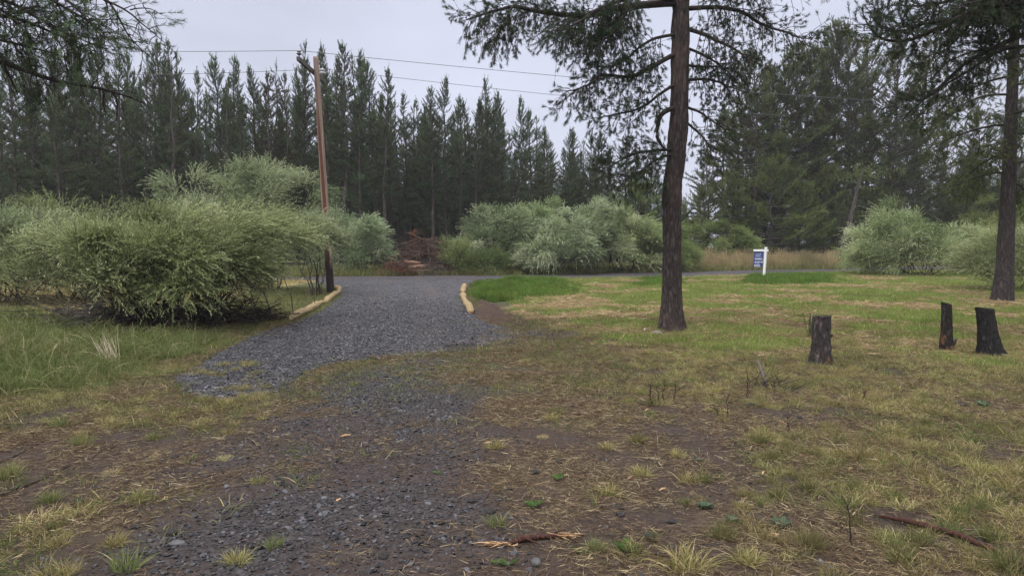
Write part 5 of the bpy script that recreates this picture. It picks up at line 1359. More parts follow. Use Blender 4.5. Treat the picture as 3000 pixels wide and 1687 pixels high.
g.add(Vp, np.stack([i + j, i + k2, i + 28 + k2, i + 28 + j], -1).reshape(-1, 4), [((prow - 1) * 28 + a, (prow - 1) * 28 + (a + 1) % 28, nq) for a in range(28)], np.append(np.clip(1.15 - np.abs(((A_ - R(262) - 0.25 * np.sin(S_ * 5) + np.pi) % (2 * np.pi)) - np.pi) / 0.85, 0, 1).ravel() * 0.9, 0.5))
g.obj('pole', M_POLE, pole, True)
best = None
for dl in np.linspace(0.3, 2.4, 80):                   # the crossarm is level: find its swing from the two measured ends
    p1, p2 = at(873, 172, DP - dl), at(952, 242, DP + dl)
    if best is None or abs(p1.z - p2.z) < best[0]: best = (abs(p1.z - p2.z), p1, p2)
_, A1, A2 = best
def loc(p): return np.array([p[0] - pb.x, p[1] - DP, p[2]])
off = np.array([-0.10, -0.10, 0])
def beam(p, q, w, h):
    d = unit(q - p); s = unit(np.cross(d, [0, 0, 1.0])); u = np.cross(s, d)
    V = [c + s * a * w / 2 + u * b * h / 2 for c in (p, q) for b in (-1, 1) for a in (-1, 1)]
    return np.array(V), [(0, 1, 3, 2), (4, 6, 7, 5), (0, 4, 5, 1), (2, 3, 7, 6), (0, 2, 6, 4), (1, 5, 7, 3)]
g = Geo(); V, Q = beam(loc(A1), loc(A2), 0.10, 0.125); g.add(V, Q); g.obj('crossarm', M_ARM, pole)
mid = (loc(A1) + loc(A2)) / 2
for s in (0.34, -0.34):
    g = Geo(); q1 = mid + (loc(A2) - mid) * s * 1.2; V, Q = beam(q1 + np.array([0, 0, -0.05]), np.array([tipv[0] * 0.9, 0, mid[2] - 0.55]), 0.012, 0.035); g.add(V, Q); g.obj('brace', M_STEEL, pole)
def insulator(p, mat, s=1.0):
    g = Geo(); prof = [(0, 0.018), (0.07, 0.018), (0.075, 0.05), (0.10, 0.075), (0.125, 0.07), (0.135, 0.04), (0.15, 0.042), (0.165, 0.062), (0.185, 0.058), (0.20, 0.03), (0.215, 0.012)]
    g.tube(np.array([[p[0], p[1], p[2] + a * s] for a, b in prof]), np.array([b * s for a, b in prof]), 14, 0.5)
    g.obj('insulator', mat, pole, True)
    return np.array([p[0], p[1], p[2] + 0.2 * s])
e1 = loc(A1) * 0.96 + loc(A2) * 0.04 + np.array([0, 0, 0.0625]); e2 = loc(A2) * 0.90 + loc(A1) * 0.10 + np.array([0, 0, 0.0625])
w1 = insulator(e1, M_INSUL, 1.1); w2 = insulator(e2, M_INSULP, 1.7)
def to_world(p): return Vector((p[0] + pb.x, p[1] + DP, p[2]))
def at_z(px, py, z):
    r = ray(px, py); t = (z - CAM_H) / r.z
    return Vector((r.x * t, t, z))
def wire(label, w, pl, pr):
    w = to_world(w)
    L = at_z(*pl, w.z); Rr_ = at_z(*pr, w.z - 0.15)
    L = w + (L - w) * 2.6; Rr_ = w + (Rr_ - w) * 2.2
    pts = [L + (w - L) * t + Vector((0, 0, -0.12 * 4 * t * (1 - t))) for t in np.linspace(0, 1, 24)] + [w + (Rr_ - w) * t + Vector((0, 0, -0.25 * 4 * t * (1 - t) * 0.4)) for t in np.linspace(0, 1, 30)][1:]
    g = Geo(); g.tube(np.array(pts), 0.0085, 6, 0.5)
    tag(g.obj('power_line', M_WIRE), label, 'power line', 'overhead wires on the utility pole')
wire('upper overhead wire, carried on the dark insulator at the left end of the crossarm', w1, (350, 140), (1740, 224))
wire('lower overhead wire, carried on the pale insulator at the right end of the crossarm', w2, (535, 208), (1650, 274))

# ================================================================ sign
DS = 1980 * 1.6 / (818 - 722)
spt, spb = at(2244.3, 725, DS), at(2237.5, 820, DS)
sign = thing('real_estate_sign', 'navy blue real estate sign hanging from a white post beside the road', 'sign', (spb.x, DS, gz1(spb.x, DS)))
sz = spt.z - gz1(spb.x, DS); slx = (spt.x - spb.x) / sz
def shear(o):
    me = o.data
    for v in me.vertices: v.co.x += slx * v.co.z
SR = R(-38)                                            # the post is turned so that two faces show
def sbox(name, mat, c, s, parent=sign, bev=0.006):
    g = Geo(); g.box(c, s, 0, 0.5)
    V = np.concatenate(g.v); cs, sn = math.cos(SR), math.sin(SR)
    g.v = [np.stack([V[:, 0] * cs - V[:, 1] * sn, V[:, 0] * sn + V[:, 1] * cs, V[:, 2]], 1).astype(np.float32)]
    o = g.obj(name, mat, parent); shear(o)
    if bev:
        b = o.modifiers.new('bevel', 'BEVEL'); b.width = bev; b.segments = 2
    return o
sbox('post', M_WHITE, (0, 0, (sz - 0.04) / 2 - 0.05), (0.105, 0.105, sz - 0.04 + 0.1))
sbox('post_cap', M_WHITE, (0, 0, sz - 0.012), (0.125, 0.125, 0.05), bev=0.02)
arm_z = sz - 0.145
sbox('arm', M_WHITE, (-0.268, 0, arm_z), (0.64, 0.088, 0.095))
sbox('arm', M_WHITE, (0.085, 0, arm_z), (0.066, 0.088, 0.095))
pc, pw, ph = -0.335, 0.43, 0.74
pz = arm_z - 0.0475 - 0.015 - ph / 2
panel = sbox('panel', M_NAVY, (pc, 0, pz), (pw, 0.014, ph), bev=0.003)
for s in (-1, 1): sbox('hanger', M_STEEL, (pc + s * 0.16, 0, arm_z - 0.055), (0.012, 0.012, 0.03), bev=0)
def text(body, x, z, size, al='LEFT', bold=0.0):
    cu = bpy.data.curves.new('lettering', 'FONT'); cu.body = body; cu.size = size; cu.align_x = al; cu.extrude = 0.0008; cu.offset = bold
    t = bpy.data.objects.new('lettering', cu); COL.objects.link(t)
    dg = bpy.context.evaluated_depsgraph_get()
    me = bpy.data.meshes.new_from_object(t.evaluated_get(dg)); bpy.data.objects.remove(t)
    cs, sn = math.cos(SR), math.sin(SR)
    for v in me.vertices:
        a, b, c = v.co.x + x, -0.0095 - v.co.z, v.co.y + z
        v.co = (a * cs - b * sn + slx * c, a * sn + b * cs, c)
    me.materials.clear(); me.materials.append(M_LETTER)
    o = bpy.data.objects.new('lettering', me); COL.objects.link(o); o.parent = panel
x0 = pc - pw / 2 + 0.05
zt = pz + ph / 2
text('Cascade', x0 + .02, zt - 0.135, 0.085); text('Hasson', x0 + .02, zt - 0.215, 0.085)
text("Sotheby's", x0, zt - 0.37, 0.095, bold=0.002); text('INTERNATIONAL REALTY', x0, zt - 0.425, 0.034)
text('541.383.7600', x0, zt - 0.53, 0.072, bold=0.003)
def bar(z, w, h, x=x0):
    sbox('rule', M_LETTER, (x + w / 2, -0.0085, z), (w, 0.003, h), parent=panel, bev=0)
bar(zt - 0.255, 0.32, 0.006); bar(zt - 0.575, 0.24, 0.010); bar(zt - 0.615, 0.32, 0.005)
for k, (z, n) in enumerate([(zt - 0.66, 9), (zt - 0.71, 10)]):   # two lines too blurred to read
    for i in range(n): bar(z, 0.020, 0.030 if i % 3 else 0.038, x0 + i * 0.030)

# ================================================================ straw wattles and stakes
def wattle(pts, rad, label, seed, group):
    rng = np.random.default_rng(seed)
    W = [Vector((*G(a, b), 0)) for a, b in pts]
    P, L = smooth_path([(w.x, w.y, 0) for w in W], max(30, int(40)))
    n = len(P); s = np.linspace(0, 1, n)
    r = rad * (0.72 + 0.5 * vnoise(s * L * 2.4 + seed, s * 0)) * np.clip(np.minimum(s, 1 - s) * 14 + 0.45, 0, 1)
    P[:, 2] = gz(P[:, 0], P[:, 1]) + r * 0.70
    T = unit(np.gradient(P, axis=0)); A = unit(np.cross(T, [0, 0, 1.0])); B = np.cross(A, T)
    m_ = 26; an = np.linspace(0, 2 * np.pi, m_, endpoint=False)
    aa, ss = np.meshgrid(an, s)
    rr = r[:, None] * (1 + 0.24 * (fbm(np.cos(aa) * 3 + seed, np.sin(aa) * 3, ss * L * 8, seed=seed) - 0.5) * 2)
    V = P[:, None] + rr[..., None] * (np.cos(aa)[..., None] * A[:, None] + 0.82 * np.sin(aa)[..., None] * B[:, None])
    g = Geo(); i = np.arange(n - 1)[:, None] * m_; j = np.arange(m_)[None]; k2 = (j + 1) % m_
    g.add(V.reshape(-1, 3), np.stack([i + j, i + k2, i + m_ + k2, i + m_ + j], -1).reshape(-1, 4))
    root = thing('straw_wattle', label, 'erosion roll', (0, 0, 0), group)
    g.obj('netted_roll', M_WATTLE, root, True)
    g = Geo()
    for e_, sg in ((0, -1), (n - 1, 1)):
        c = P[e_] + T[e_] * sg * 0.02
        vv = np.vstack([V[e_], c[None]]); g.add(vv, None, [(k, (k + 1) % m_, m_) for k in range(m_)])
        nn = 60
        g.blades(c + rng.normal(0, r[e_] * 0.35, (nn, 3)), T[e_] * sg + rng.normal(0, 0.6, (nn, 3)), 0.07, 0.006, 0.5, rng)
    g.obj('straw_end', M_WATTLEEND, root)
    g = Geo(); nn = 700; ii = rng.integers(0, n, nn); jj = rng.integers(0, m_, nn)
    pp = V[ii, jj]; nrm = unit(pp - P[ii])
    g.blades(pp - nrm * 0.004, T[ii] * rng.choice([-1, 1], (nn, 1)) + nrm * 0.35 + rng.normal(0, 0.4, (nn, 3)), rng.uniform(0.03, 0.09, nn), 0.005, rng.uniform(0.55, 1, nn), rng)
    g.obj('loose_straw', M_LITTER, root)
GW = 'straw wattles edging the driveway'
wattle([(850, 938), (868, 930), (890, 920), (915, 905), (935, 893), (958, 889)], 0.09, 'long straw wattle along the left edge of the driveway, pinned by rods', 3, GW)
wattle([(955, 886), (966, 877), (984, 864), (993, 856), (994, 849), (984, 844)], 0.085, 'curved straw wattle bending round the foot of the utility pole', 4, GW)
wattle([(1356, 861), (1358, 852), (1360, 845), (1361, 840)], 0.09, 'short straw wattle, farther of two at the right edge of the driveway', 5, GW)
wattle([(1379, 921), (1375, 908), (1366, 894), (1359, 880), (1355, 868)], 0.09, 'lumpy straw wattle with open brown end, nearer of two right of the driveway', 6, GW)
for (tx_, ty_), (bx_, by_), lb in [((852, 857), (861, 935), 'thin dark rod pinning the near end of the long left wattle'), ((916, 831), (925, 902), 'tallest thin dark rod, pinning the middle of the long left wattle'), ((951, 843), (952, 872), 'short grey rod in the grass just left of the utility pole foot'), ((889, 841), (898, 884), 'thin rod standing in the shade under the bush, behind the wattle')]:
    x, y = G(bx_, by_); p = at(tx_, ty_, y)
    g = Geo(); g.tube(np.array([[x, y, gz1(x, y) - 0.05], [(x + p.x) / 2, y, p.z / 2], [p.x, y, p.z]]), 0.011, 6, 0.5)
    for k in range(5): g.tube(np.array([[x + (p.x - x) * t, y, p.z * t] for t in (0.3 + 0.13 * k, 0.32 + 0.13 * k)]), 0.015, 6, 0.5)
    tag(g.obj('metal_stake', M_STEEL), lb, 'stake', 'rods pinning the left wattle')

# ================================================================ stumps
def stump(label, base, topp, r0, r1, mat, d, seed, slant=0.0, flx=0.0, knob=None, flare=0.5):
    rng = np.random.default_rng(seed)
    b, t = at(*base, d), at(*topp, d)
    z0 = gz1(b.x, d) - 0.03
    root = thing('charred_stump', label, 'stump', (b.x, d, z0), 'charred stumps on the lawn')
    h = t.z - z0; rows, sides = 70, 64
    s = np.linspace(0, 1, rows); an = np.linspace(0, 2 * np.pi, sides, endpoint=False)
    A, S = np.meshgrid(an, s)
    cx = (t.x - b.x) * (S ** 0.8)
    rr = r1 + (r0 - r1) * (1 - S) ** 2.2
    rr = rr * (1 + flare * np.exp(-S * 7) * (0.3 + 0.5 * np.cos(A * 3 + seed) + 0.35 * np.cos(A * 5 + 2 * seed)))
    n1 = fbm(np.cos(A) * 4.5 + seed, np.sin(A) * 4.5, S * h * 7, seed=seed, oct=4)
    rr = rr + 0.028 * (np.abs(2 * n1 - 1) - 0.25) * (r1 / 0.11)
    X = cx + rr * np.cos(A) + flx * np.exp(-S * 3.0) * np.clip(np.cos(A), 0, 1)
    Y = rr * np.sin(A)
    Z = S * (h + slant * np.cos(A)) + 0.012 * (S > 0.98) * (vnoise(A * 5, A * 0 + seed) - 0.5)
    V = np.stack([X, Y, Z], -1).reshape(-1, 3)
    g = Geo(); i = np.arange(rows - 1)[:, None] * sides; j = np.arange(sides)[None]; k2 = (j + 1) % sides
    g.add(V, np.stack([i + j, i + k2, i + sides + k2, i + sides + j], -1).reshape(-1, 4))
    g.obj('trunk', mat, root, True)
    ring = V[-sides:]; c = ring.mean(0) - np.array([0, 0, 0.006])
    rings = [ring * (1 - q) + c * q for q in (0.0, 0.33, 0.66)]
    W = np.vstack(rings + [c[None]]); W[sides:, 2] += rng.normal(0, 0.006, len(W) - sides)
    Q = [(r_ * sides + k, r_ * sides + (k + 1) % sides, (r_ + 1) * sides + (k + 1) % sides, (r_ + 1) * sides + k) for r_ in (0, 1) for k in range(sides)]
    g = Geo(); g.add(W, Q, [(2 * sides + k, 2 * sides + (k + 1) % sides, 3 * sides) for k in range(sides)]); g.obj('cut_face', M_CUT, root)
    if knob:
        kx, kz, dx, dz, r = knob
        g = Geo(); g.tube(np.array([[kx, 0, kz], [kx + dx * .5, -.01, kz + dz * .4], [kx + dx, -.01, kz + dz]]), np.array([r, r * .8, r * .3]), 8, 0.5); g.obj('branch_stub', M_CUT, root, True)
stump('grey brown charred stump with a flat top, left of the other two stumps', (2403, 1070), (2407, 925), 0.150, 0.112, M_STUMP, 9.1, 2, 0.006, 0, (0.115, 0.43, 0.045, 0.015, 0.03))
stump('thin black stump with slanted top and orange burnt foot, middle of three', (2775, 1030), (2773, 889), 0.096, 0.073, M_STUMP2, 10.3, 5, -0.028, 0, (0.07, 0.14, 0.06, 0.09, 0.035))
stump('thick jet black stump leaning left with flared foot, rightmost of three', (2903, 1044), (2885, 902), 0.165, 0.118, M_STUMP3, 9.87, 7, -0.012, 0.07)

# ================================================================ small things on the ground
def on(px, py, z=0.0):
    x, y = G(px, py); return Vector((x, y, gz1(x, y) + z))
def stick(name, pts, r, mat, label, cat, group=None, lift=0.8, twigs=0, seed=1, rough=0.15, bulge=0.0):
    rng = np.random.default_rng(seed)
    P, L = smooth_path([on(a, b) for a, b in pts], 24)
    n = len(P); s = np.linspace(0, 1, n)
    rr = np.interp(s, np.linspace(0, 1, len(r)), r) * (1 + rough * rng.normal(size=n))
    P[:, 2] = gz(P[:, 0], P[:, 1]) + rr * lift
    P[:, 2] += 0.006 * rng.normal(size=n).cumsum() / 3
    g = Geo(); g.tube(P, rr, 9, 0.5)
    for _ in range(twigs):
        j = rng.integers(3, n - 3); d = unit(P[j + 1] - P[j] + rng.normal(0, 0.6, 3) * np.array([.02, .02, .02])); d = unit(d + rng.normal(0, 0.5, 3)); d[2] = abs(d[2]) * 0.6
        g.tube(np.array([P[j], P[j] + d * rng.uniform(0.05, 0.2)]), np.array([rr[j] * 0.6, 0.002]), 5, 0.5)
    return tag(g.obj(name, mat, None, True), label, cat, group)
c5b = lambda pts: [(a / 1.705, 837 + b / 1.705) for a, b in pts]
c6b = lambda pts: [(1000 + a / 1.705, 837 + b / 1.705) for a, b in pts]
c7b = lambda pts: [(2000 + a / 1.705, 837 + b / 1.705) for a, b in pts]
stick('broken_stick', c6b([(690, 1300), (800, 1300), (900, 1285), (1000, 1270), (1100, 1262), (1210, 1252)]), [.003, .008, .015, .016, .012, .005], M_REDSTICK, 'thick broken red brown stick with shredded pale ends on bottom centre dirt', 'stick', None, 0.9, 3, 3)
g = Geo(); 
for e_, dr in ((on(*c6b([(800, 1298)])[0], 0.012), -1), (on(*c6b([(1090, 1262)])[0], 0.016), 1)):
    g.blades(np.array(e_) + ro.normal(0, 0.012, (60, 3)) * np.array([3, .6, .4]), np.array([dr, -0.1, 0]) + ro.normal(0, 0.18, (60, 3)), ro.uniform(0.03, 0.09, 60), 0.005, 0.5, ro)
sh = g.obj('shredded_bark', M_CHIP); st_ = [o for o in COL.objects if o.name.startswith('broken_stick')][0]; sh.parent = st_
stick('fallen_branch', c7b([(950, 1160), (1110, 1203), (1300, 1252), (1500, 1330), (1690, 1425), (1800, 1480)]), [.004, .017, .017, .016, .015, .014], M_REDSTICK, 'long straight dark red branch lying diagonally at the bottom right corner', 'stick', None, 2.2, 0, 4, 0.05)
stick('fallen_branch', c5b([(-100, 1105), (0, 1062), (120, 1015), (230, 975), (320, 925), (400, 880), (480, 860), (550, 815), (640, 785), (710, 755)]), [.009, .009, .008, .007, .006, .003], M_DEADSTEM, 'longest thin grey branch lying from the left edge toward the gravel', 'stick', None, 1.0, 4, 5, 0.08)
stick('fallen_branch', c5b([(-60, 925), (0, 895), (100, 852), (170, 815), (230, 788), (275, 770)]), [.008, .007, .006, .004], M_DEADSTEM, 'shorter thin grey branch at the left edge, above the longer one', 'stick', None, 1.0, 2, 6, 0.08)
stick('fallen_branch', c5b([(-20, 1040), (60, 1020), (140, 990), (230, 950), (300, 925)]), [.007, .006, .005, .003], M_GREYSTICK, 'thin pale branch lying just beside the longest left hand branch', 'stick', None, 1.0, 2, 7, 0.08)
stick('curved_twig', c5b([(690, 765), (715, 790), (750, 800), (800, 797), (850, 798)]), [.005, .005, .004, .002], M_DEADSTEM, 'small dark curved twig in the straw on the left below the gravel tongue', 'stick', None, 1.0, 0, 8)
stick('fallen_branch', c7b([(470, 505), (520, 540), (590, 585)]), [.009, .008, .004], M_GREYSTICK, 'short grey branch on straw right of the dead stems, below the flat topped stump', 'stick', None, 1.0, 0, 9)
stick('dry_stalk', c7b([(485, 680), (530, 712), (568, 740)]), [.004, .004, .002], M_CHIP, 'short pale straight stalk on the straw in the right foreground', 'stick', None, 1.2, 0, 10)
# grey broken stub with dead twigs
sx_, sy_ = G(*c7b([(400, 520)])[0])
stub = thing('dead_snag', 'weathered grey broken branch among dead twigs, left of the flat topped stump', 'dead branch', (sx_, sy_, gz1(sx_, sy_)))
g = Geo(); t_ = at(*c7b([(375, 372)])[0], sy_ + 0.25); q0 = np.array([t_.x - sx_, 0.25, t_.z])
g.tube(np.array([[0.05, 0, 0], q0 * 0.5 + np.array([.03, 0, 0]), q0]), np.array([0.020, 0.024, 0.016]), 8, 0.5); g.obj('stub', M_GREYSTICK, stub, True)
g = Geo()
for _ in range(26):
    b = np.array([ro.normal(0.05, 0.12), ro.normal(0, 0.1), 0]); d = unit(np.array([ro.normal(0.3, 0.8), ro.normal(0, 0.4), ro.uniform(0.2, 1)])); l = ro.uniform(0.1, 0.35)
    g.tube(np.array([b, b + d * l * .5 + ro.normal(0, .02, 3), b + d * l]), np.array([.005, .004, .002]), 4, 0.5, cap=False)
g.obj('twigs', M_DEADSTEM, stub)
# upright dead stems
def dead_stem(px, py, h, seed, label, flower=False):
    rng = np.random.default_rng(seed); p = on(px, py)
    root = thing('dead_weed', label, 'dead plant', p, 'upright dead stems in the right foreground')
    g = Geo(); top = np.array([rng.normal(0, 0.12) * h, rng.normal(0, 0.1) * h, h])
    P = np.array([top * t + np.array([rng.normal(0, .006), 0, 0]) for t in np.linspace(0, 1, 7)]); P[0, 2] = -0.02
    g.tube(P, np.linspace(0.0048, 0.0022, 7), 5, 0.5)
    for _ in range(9):
        t = rng.uniform(0.2, 1); q = top * t; d = unit(np.array([rng.normal(), rng.normal(), rng.uniform(0.3, 1.3)])); l = rng.uniform(0.03, 0.11)
        g.tube(np.array([q, q + d * l]), np.array([0.0026, 0.0012]), 4, 0.5, cap=False)
    g.obj('stalk', M_DEADSTEM, root)
    if flower:
        g = Geo(); n_ = 50; g.blades(top + rng.normal(0, 0.014, (n_, 3)), rng.normal(size=(n_, 3)) + np.array([0, 0, .6]), 0.03, 0.006, rng.uniform(0, 0.7, n_), rng); g.obj('seed_head', M_DRY if flower == 2 else M_LITTER, root)
for k, (x, y, h, lb, fl) in enumerate([(1550, 605, .22, 'thin dark dead stem, leftmost of the cluster of four', 0), (1590, 600, .19, 'short bent dead stem in the cluster of four, second from the left', 0), (1606, 592, .25, 'dead stem with a pale grey flower head, tallest in the cluster of four', 2), (1665, 590, .19, 'branching dead stem, rightmost of the cluster of four', 0)]):
    dead_stem(*c6b([(x, y)])[0], h, 40 + k, lb, fl)
for k, (x, y, h, lb, fl) in enumerate([(326, 582, .20, 'bare dead stem left of the grey snag', 0), (460, 552, .14, 'short dead stem right of the grey snag', 0), (228, 658, .17, 'stubby dead stem with a bushy brown top', 1), (172, 660, .08, 'smallest dead stem, just left of the bushy topped one', 0), (528, 752, .15, 'lone bare dead stem on the straw below the flat topped stump', 0), (850, 1302, .22, 'tall crooked dead stem near the bottom right, left of the red branch', 0), (903, 582, .10, 'short forked dead stem beside two pale tufts', 0)]):
    dead_stem(*c7b([(x, y)])[0], h, 60 + k, lb, fl)
# wood chips
for k, (f_, x, y, w, a, lb) in enumerate([(c6b, 20, 760, .085, .3, 'pale wood chip at the edge of the gravelly dirt, centre left'), (c6b, 735, 795, .06, 0, 'bright orange wood chip on the dirt in the centre'), (c6b, 1525, 627, .07, .9, 'pale slivered chip below the cluster of dead stems'), (c6b, 1440, 962, .05, .8, 'small pale chip left of a grass tuft, lower centre right'), (c6b, 1603, 1017, .06, .6, 'pale curved sliver of wood, lower centre right'), (c7b, 452, 1256, .075, -.1, 'short thick peeled twig piece at the bottom right centre'), (c7b, 402, 947, .06, 1.0, 'pale upright sliver in the right foreground'), (c7b, 838, 925, .05, .6, 'forked pale sliver in the right foreground'), (c7b, 1197, 1080, .04, 1.2, 'small yellowish chip in the grass at the far right'), (c5b, 1685, 1085, .07, 1.2, 'pale narrow chip on the gravelly dirt, left of centre'), (c5b, 825, 1070, .035, 1.1, 'tiny white chip among the stones at the lower left')]):
    p = on(*f_([(x, y)])[0], 0.008); d = np.array([math.cos(a), math.sin(a), 0.1])
    g = Geo(); g.tube(np.array([np.array(p) - d * w / 2, np.array(p) + np.array([0, 0, .004]), np.array(p) + d * w / 2]), np.array([.004, .008 if w < .075 else .011, .004]), 6, 0.5)
    tag(g.obj('wood_chip', M_CHIP), lb, 'wood chip', 'pale wood chips on the dirt')
# lava rocks and cones
import bmesh
def rock_mesh(seed, r, sc, lump=0.35):
    bm = bmesh.new(); bmesh.ops.create_icosphere(bm, subdivisions=3, radius=1.0)
    V = np.array([v.co[:] for v in bm.verts]); T = [[v.index for v in f.verts] for f in bm.faces]; bm.free()
    q = 1 + lump * 2 * (fbm(V[:, 0] * 1.3 + seed * 3.1, V[:, 1] * 1.3, V[:, 2] * 1.3 + seed, seed=seed, oct=4) - 0.5)
    g = Geo(); g.add(V * q[:, None] * r * np.array(sc), None, T); return g
ROCKS = [(c5b, 940, 718, .035, 'dark round lava rock in the straw below the gravel tongue'), (c5b, 870, 868, .065, 'largest dark rock on the left, at the edge of the gravelly dirt'), (c5b, 475, 1032, .05, 'dark rock alone on the dirt at the lower left'), (c5b, 395, 1090, .06, 'wide flat black rock below a darker one at the lower left'), (c5b, 675, 1213, .045, 'black rock on the dirt, lower left near the pale chip'), (c5b, 855, 1245, .06, 'rounded brown black rock at the lower left, beside a pale flat stone'),
         (c6b, 870, 767, .055, 'black knobbly rock in the middle of the dirt track'), (c6b, 1082, 887, .05, 'upright dark rock below the round tan tuft'), (c6b, 970, 938, .058, 'blackest lumpy rock, left of the bright weed in the centre'), (c6b, 650, 1082, .045, 'bluish dark stone in the gravelly dirt near the centre'), (c6b, 745, 1135, .058, 'flat blue black stone above the small green tuft, bottom centre'), (c6b, 1300, 1112, .042, 'round brown rock right of the lower weed'), (c6b, 1540, 1262, .065, 'dark jagged rock at the bottom, right of the leafy weed'), (c6b, 1650, 1187, .045, 'blue grey stone at the bottom right of centre'), (c6b, 1395, 1152, .045, 'flat dark stone right of the thick broken stick'), (c6b, 835, 1028, .04, 'round dark stone left of the weed row'), (c6b, 210, 1345, .05, 'dark stone amid gravel at the bottom, left of centre'),
         (c7b, 342, 612, .075, 'blue black rock on the straw near the dead stems'), (c7b, 122, 467, .055, 'dark pointed clod left of the grey snag'), (c7b, 45, 537, .075, 'wide dark clod left of the dead stems'), (c7b, 1395, 607, .10, 'dark rock half hidden in the grass on the right'), (c7b, 585, 672, .05, 'dark round rock right of the lone dead stem')]
for k, (f_, x, y, r, lb) in enumerate(ROCKS):
    p = on(*f_([(x, y)])[0], r * 0.12)
    o = rock_mesh(k + 1, r * 0.62, (1.0, 0.8, 0.55)).obj('lava_rock', M_ROCK, None, False); o.location = p; o.rotation_euler = (0, 0, k * 1.7)
    tag(o, lb, 'rock', 'dark rocks on the ground')
p = on(*c6b([(972, 1388)])[0], 0.01); o = rock_mesh(40, 0.034, (0.75, 1.1, 0.6), .15).obj('grey_pebble', M_PEBBLE, None, True); o.location = p; tag(o, 'smooth oval grey pebble standing out at the bottom centre', 'rock')
p = on(*c5b([(885, 1298)])[0], 0.006); o = rock_mesh(41, 0.04, (1.1, 0.7, 0.35), .15).obj('grey_pebble', M_PEBBLE, None, True); o.location = p; tag(o, 'flat pale grey stone beside the rounded rock at the lower left', 'rock')
p = on(1922, 984, 0.02); o = rock_mesh(42, 0.10, (1.0, 0.8, 0.55), .3).obj('grey_rock', M_GREYROCK, None, True); o.location = p; tag(o, 'pale grey lumpy rock at the left foot of the big pine', 'rock')
p = on(1890, 973, 0.026); g = Geo(); o = rock_mesh(43, 0.029, (1, 1, 0.95), .03).obj('white_ball', M_PUFF, None, True); o.location = p; tag(o, 'small white round ball in the grass left of the big pine', 'ball')
